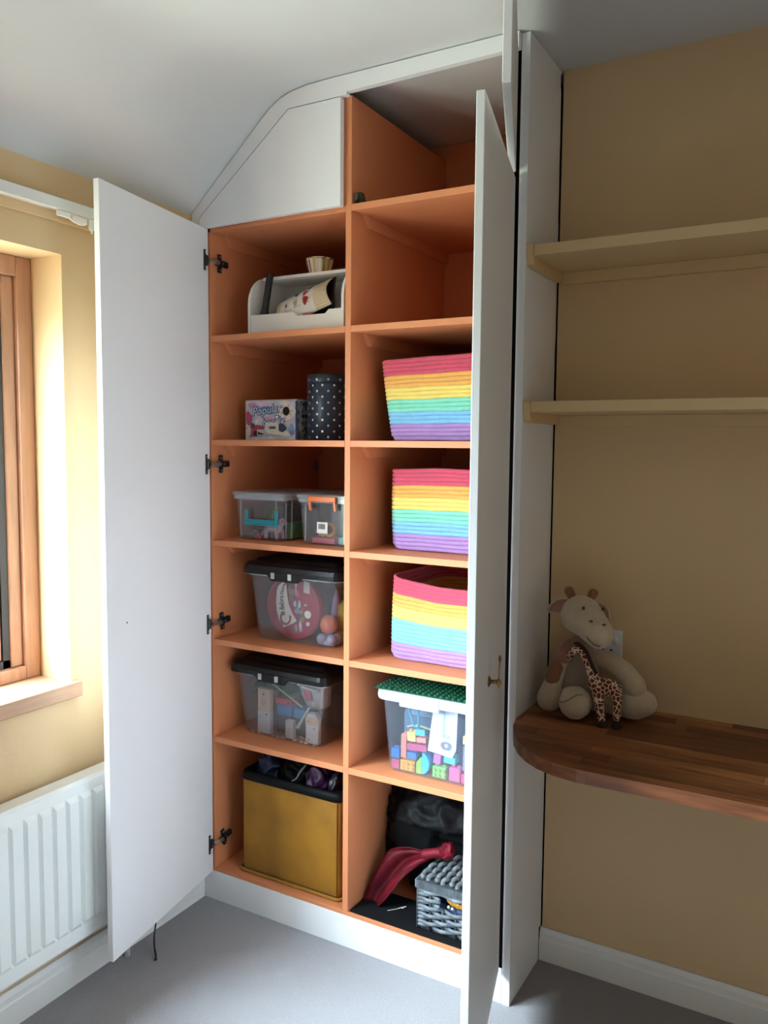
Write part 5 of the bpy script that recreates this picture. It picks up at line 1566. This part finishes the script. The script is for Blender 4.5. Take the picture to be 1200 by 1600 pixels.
# grey wicker basket with lid, standing on the black cloth
zW += 0.0045
M_wick = mat('grey_wicker', '70787E', 0.6, 0.12, 40, 0.25, 120, col2='4E555B')
M_wickd = mat('dark_wicker', '353A3F', 0.65, 0.12, 40, 0.25, 120)
wb = thing('wicker_basket', 'grey woven wicker basket with a lid in the bottom right compartment', 'basket', (0.755, 0.13, zW))
WX0, WX1, WYa, WYb, WT = 0.660, 0.850, 0.030, 0.200, 0.226
rows, pitchw = 10, (WT - zW - 0.006) / 10
Lw, Dw = WX1 - WX0, WYb - WYa
nst = 5                                                   # stakes per side
def wick_path(row, gap=False):
    """Strand weaving in front of and behind the stakes round the basket."""
    pts = []
    per = [((WX0, WYa), (1, 0), Lw, (0, -1)), ((WX1, WYa), (0, 1), Dw, (1, 0)), ((WX1, WYb), (-1, 0), Lw, (0, 1)), ((WX0, WYb), (0, -1), Dw, (-1, 0))]
    z = zW + 0.006 + (row + 0.5) * pitchw
    for si, (p, d, L, n_) in enumerate(per):
        m = 40
        for k in range(m):
            s = k / m * L
            if gap and si == 0 and 0.372 * L < s < 0.98 * L: continue
            ph_ = math.cos(math.pi * (s / L * nst) + math.pi * (row % 2))
            a = 0.0050 * ph_
            if s < 0.012 or s > L - 0.012: a = 0.0
            pts.append(Vector((p[0] + d[0] * s + n_[0] * a, p[1] + d[1] * s + n_[1] * a, z + 0.0012 * math.sin(math.pi * (s / L * nst) + math.pi * (row % 2)))))
    return pts
for r_ in range(rows):
    bm = NB()
    if 6 <= r_ <= 8:
        pts = wick_path(r_, True)
        k0 = next(i for i in range(len(pts)) if (pts[i] - pts[i - 1]).length > 0.03)
        pts = pts[k0:] + pts[:k0]
        tube(bm, pts, pitchw * 0.52, 7, sq=(0.8, 1.0))
    else:
        tube(bm, wick_path(r_), pitchw * 0.52, 7, closed=True, sq=(0.8, 1.0))
    obj('strand', bm, M_wick, wb, True)
for (p, d, L) in (((WX0, WYa), (1, 0), Lw), ((WX1, WYa), (0, 1), Dw), ((WX1, WYb), (-1, 0), Lw), ((WX0, WYb), (0, -1), Dw)):
    for k in range(nst):
        s = L * k / nst
        x, y = p[0] + d[0] * s, p[1] + d[1] * s
        zt = WT if not (p == (WX0, WYa) and d == (1, 0) and s > 0.372 * L) else zW + 0.006 + 6 * pitchw
        bm = NB(); tube(bm, [(x, y, zW + 0.002), (x, y, zt)], 0.0042, 8); obj('stake', bm, M_wickd, wb, True)
bm = NB(); box(bm, WX0 + 0.003, WX1 - 0.003, WYa + 0.003, WYb - 0.003, zW, zW + 0.005); obj('base', bm, M_wickd, wb)
# lid: ribbed edge band and a woven top
bm = NB()
zl0, zl1 = WT + 0.0005, WT + 0.023
box(bm, WX0 - 0.006, WX1 + 0.006, WYa - 0.006, WYb + 0.006, zl0, zl1, 0.004, 2)
wl = obj('lid', bm, M_wickd, wb)
bm = NB()
k = 0
xx = WX0 - 0.004
while xx < WX1 + 0.004:
    box(bm, xx, xx + 0.0022, WYa - 0.0078, WYa - 0.005, zl0 + 0.001, zl1 - 0.001)
    xx += 0.0042
yy = WYa - 0.004
while yy < WYb + 0.004:
    box(bm, WX0 - 0.0078, WX0 - 0.005, yy, yy + 0.0022, zl0 + 0.001, zl1 - 0.001)
    box(bm, WX1 + 0.005, WX1 + 0.0078, yy, yy + 0.0022, zl0 + 0.001, zl1 - 0.001)
    yy += 0.0042
obj('edge_binding', bm, M_wick, wl)
for k in range(9):
    x = WX0 + 0.008 + (Lw - 0.016) * k / 8
    pts = [Vector((x + 0.004 * math.sin(math.pi * s * 9 + k * math.pi), WYa + 0.004 + (Dw - 0.008) * s, zl1 + 0.003 + 0.0042 * math.cos(math.pi * s * 9 + k * math.pi))) for s in [q / 60 for q in range(61)]]
    bm = NB(); tube(bm, pts, 0.0072, 7); obj('lid_strand', bm, M_wick, wl, True)
# things showing through the hand hole
bm = NB(); chain(bm, [((0.742, 0.056, 0.203), 0.008), ((0.755, 0.054, 0.196), 0.009), ((0.775, 0.056, 0.193), 0.010), ((0.800, 0.058, 0.194), 0.009)], 2)
for v in bm.verts: v.co += Vector((0, mnoise.noise(v.co * 90), mnoise.noise(v.co * 80))) * 0.004
single('gold_ribbon', 'crumpled gold ribbon behind the hand hole of the wicker basket', 'ribbon', bm, mat('gold_foil', 'D39A35', 0.3, 0.1, 30, metal=0.3))
bm = NB(); box(bm, 0.680, 0.835, 0.050, 0.185, zW + 0.0055, 0.183, 0.012, 3)
for v in bm.verts: v.co.z += 0.004 * mnoise.noise(v.co * 25)
single('blue_pouch', 'dark blue pouch filling the wicker basket', 'pouch', bm, mat('blue_fabric', '22406E', 0.6, 0.25, 30, 0.2, 60, col2='0E1626'))
for x, z, lb in ((0.746, 0.1865, 'left'), (0.757, 0.1845, 'right')):
    bm = NB(); ellipsoid(bm, (x, 0.044, z), (0.0038, 0.0035, 0.0042), None, 2)
    single('white_bead', '%s of two tiny white beads in the wicker hand hole' % lb, 'bead', bm, pm('E6E6EA', 0.4))
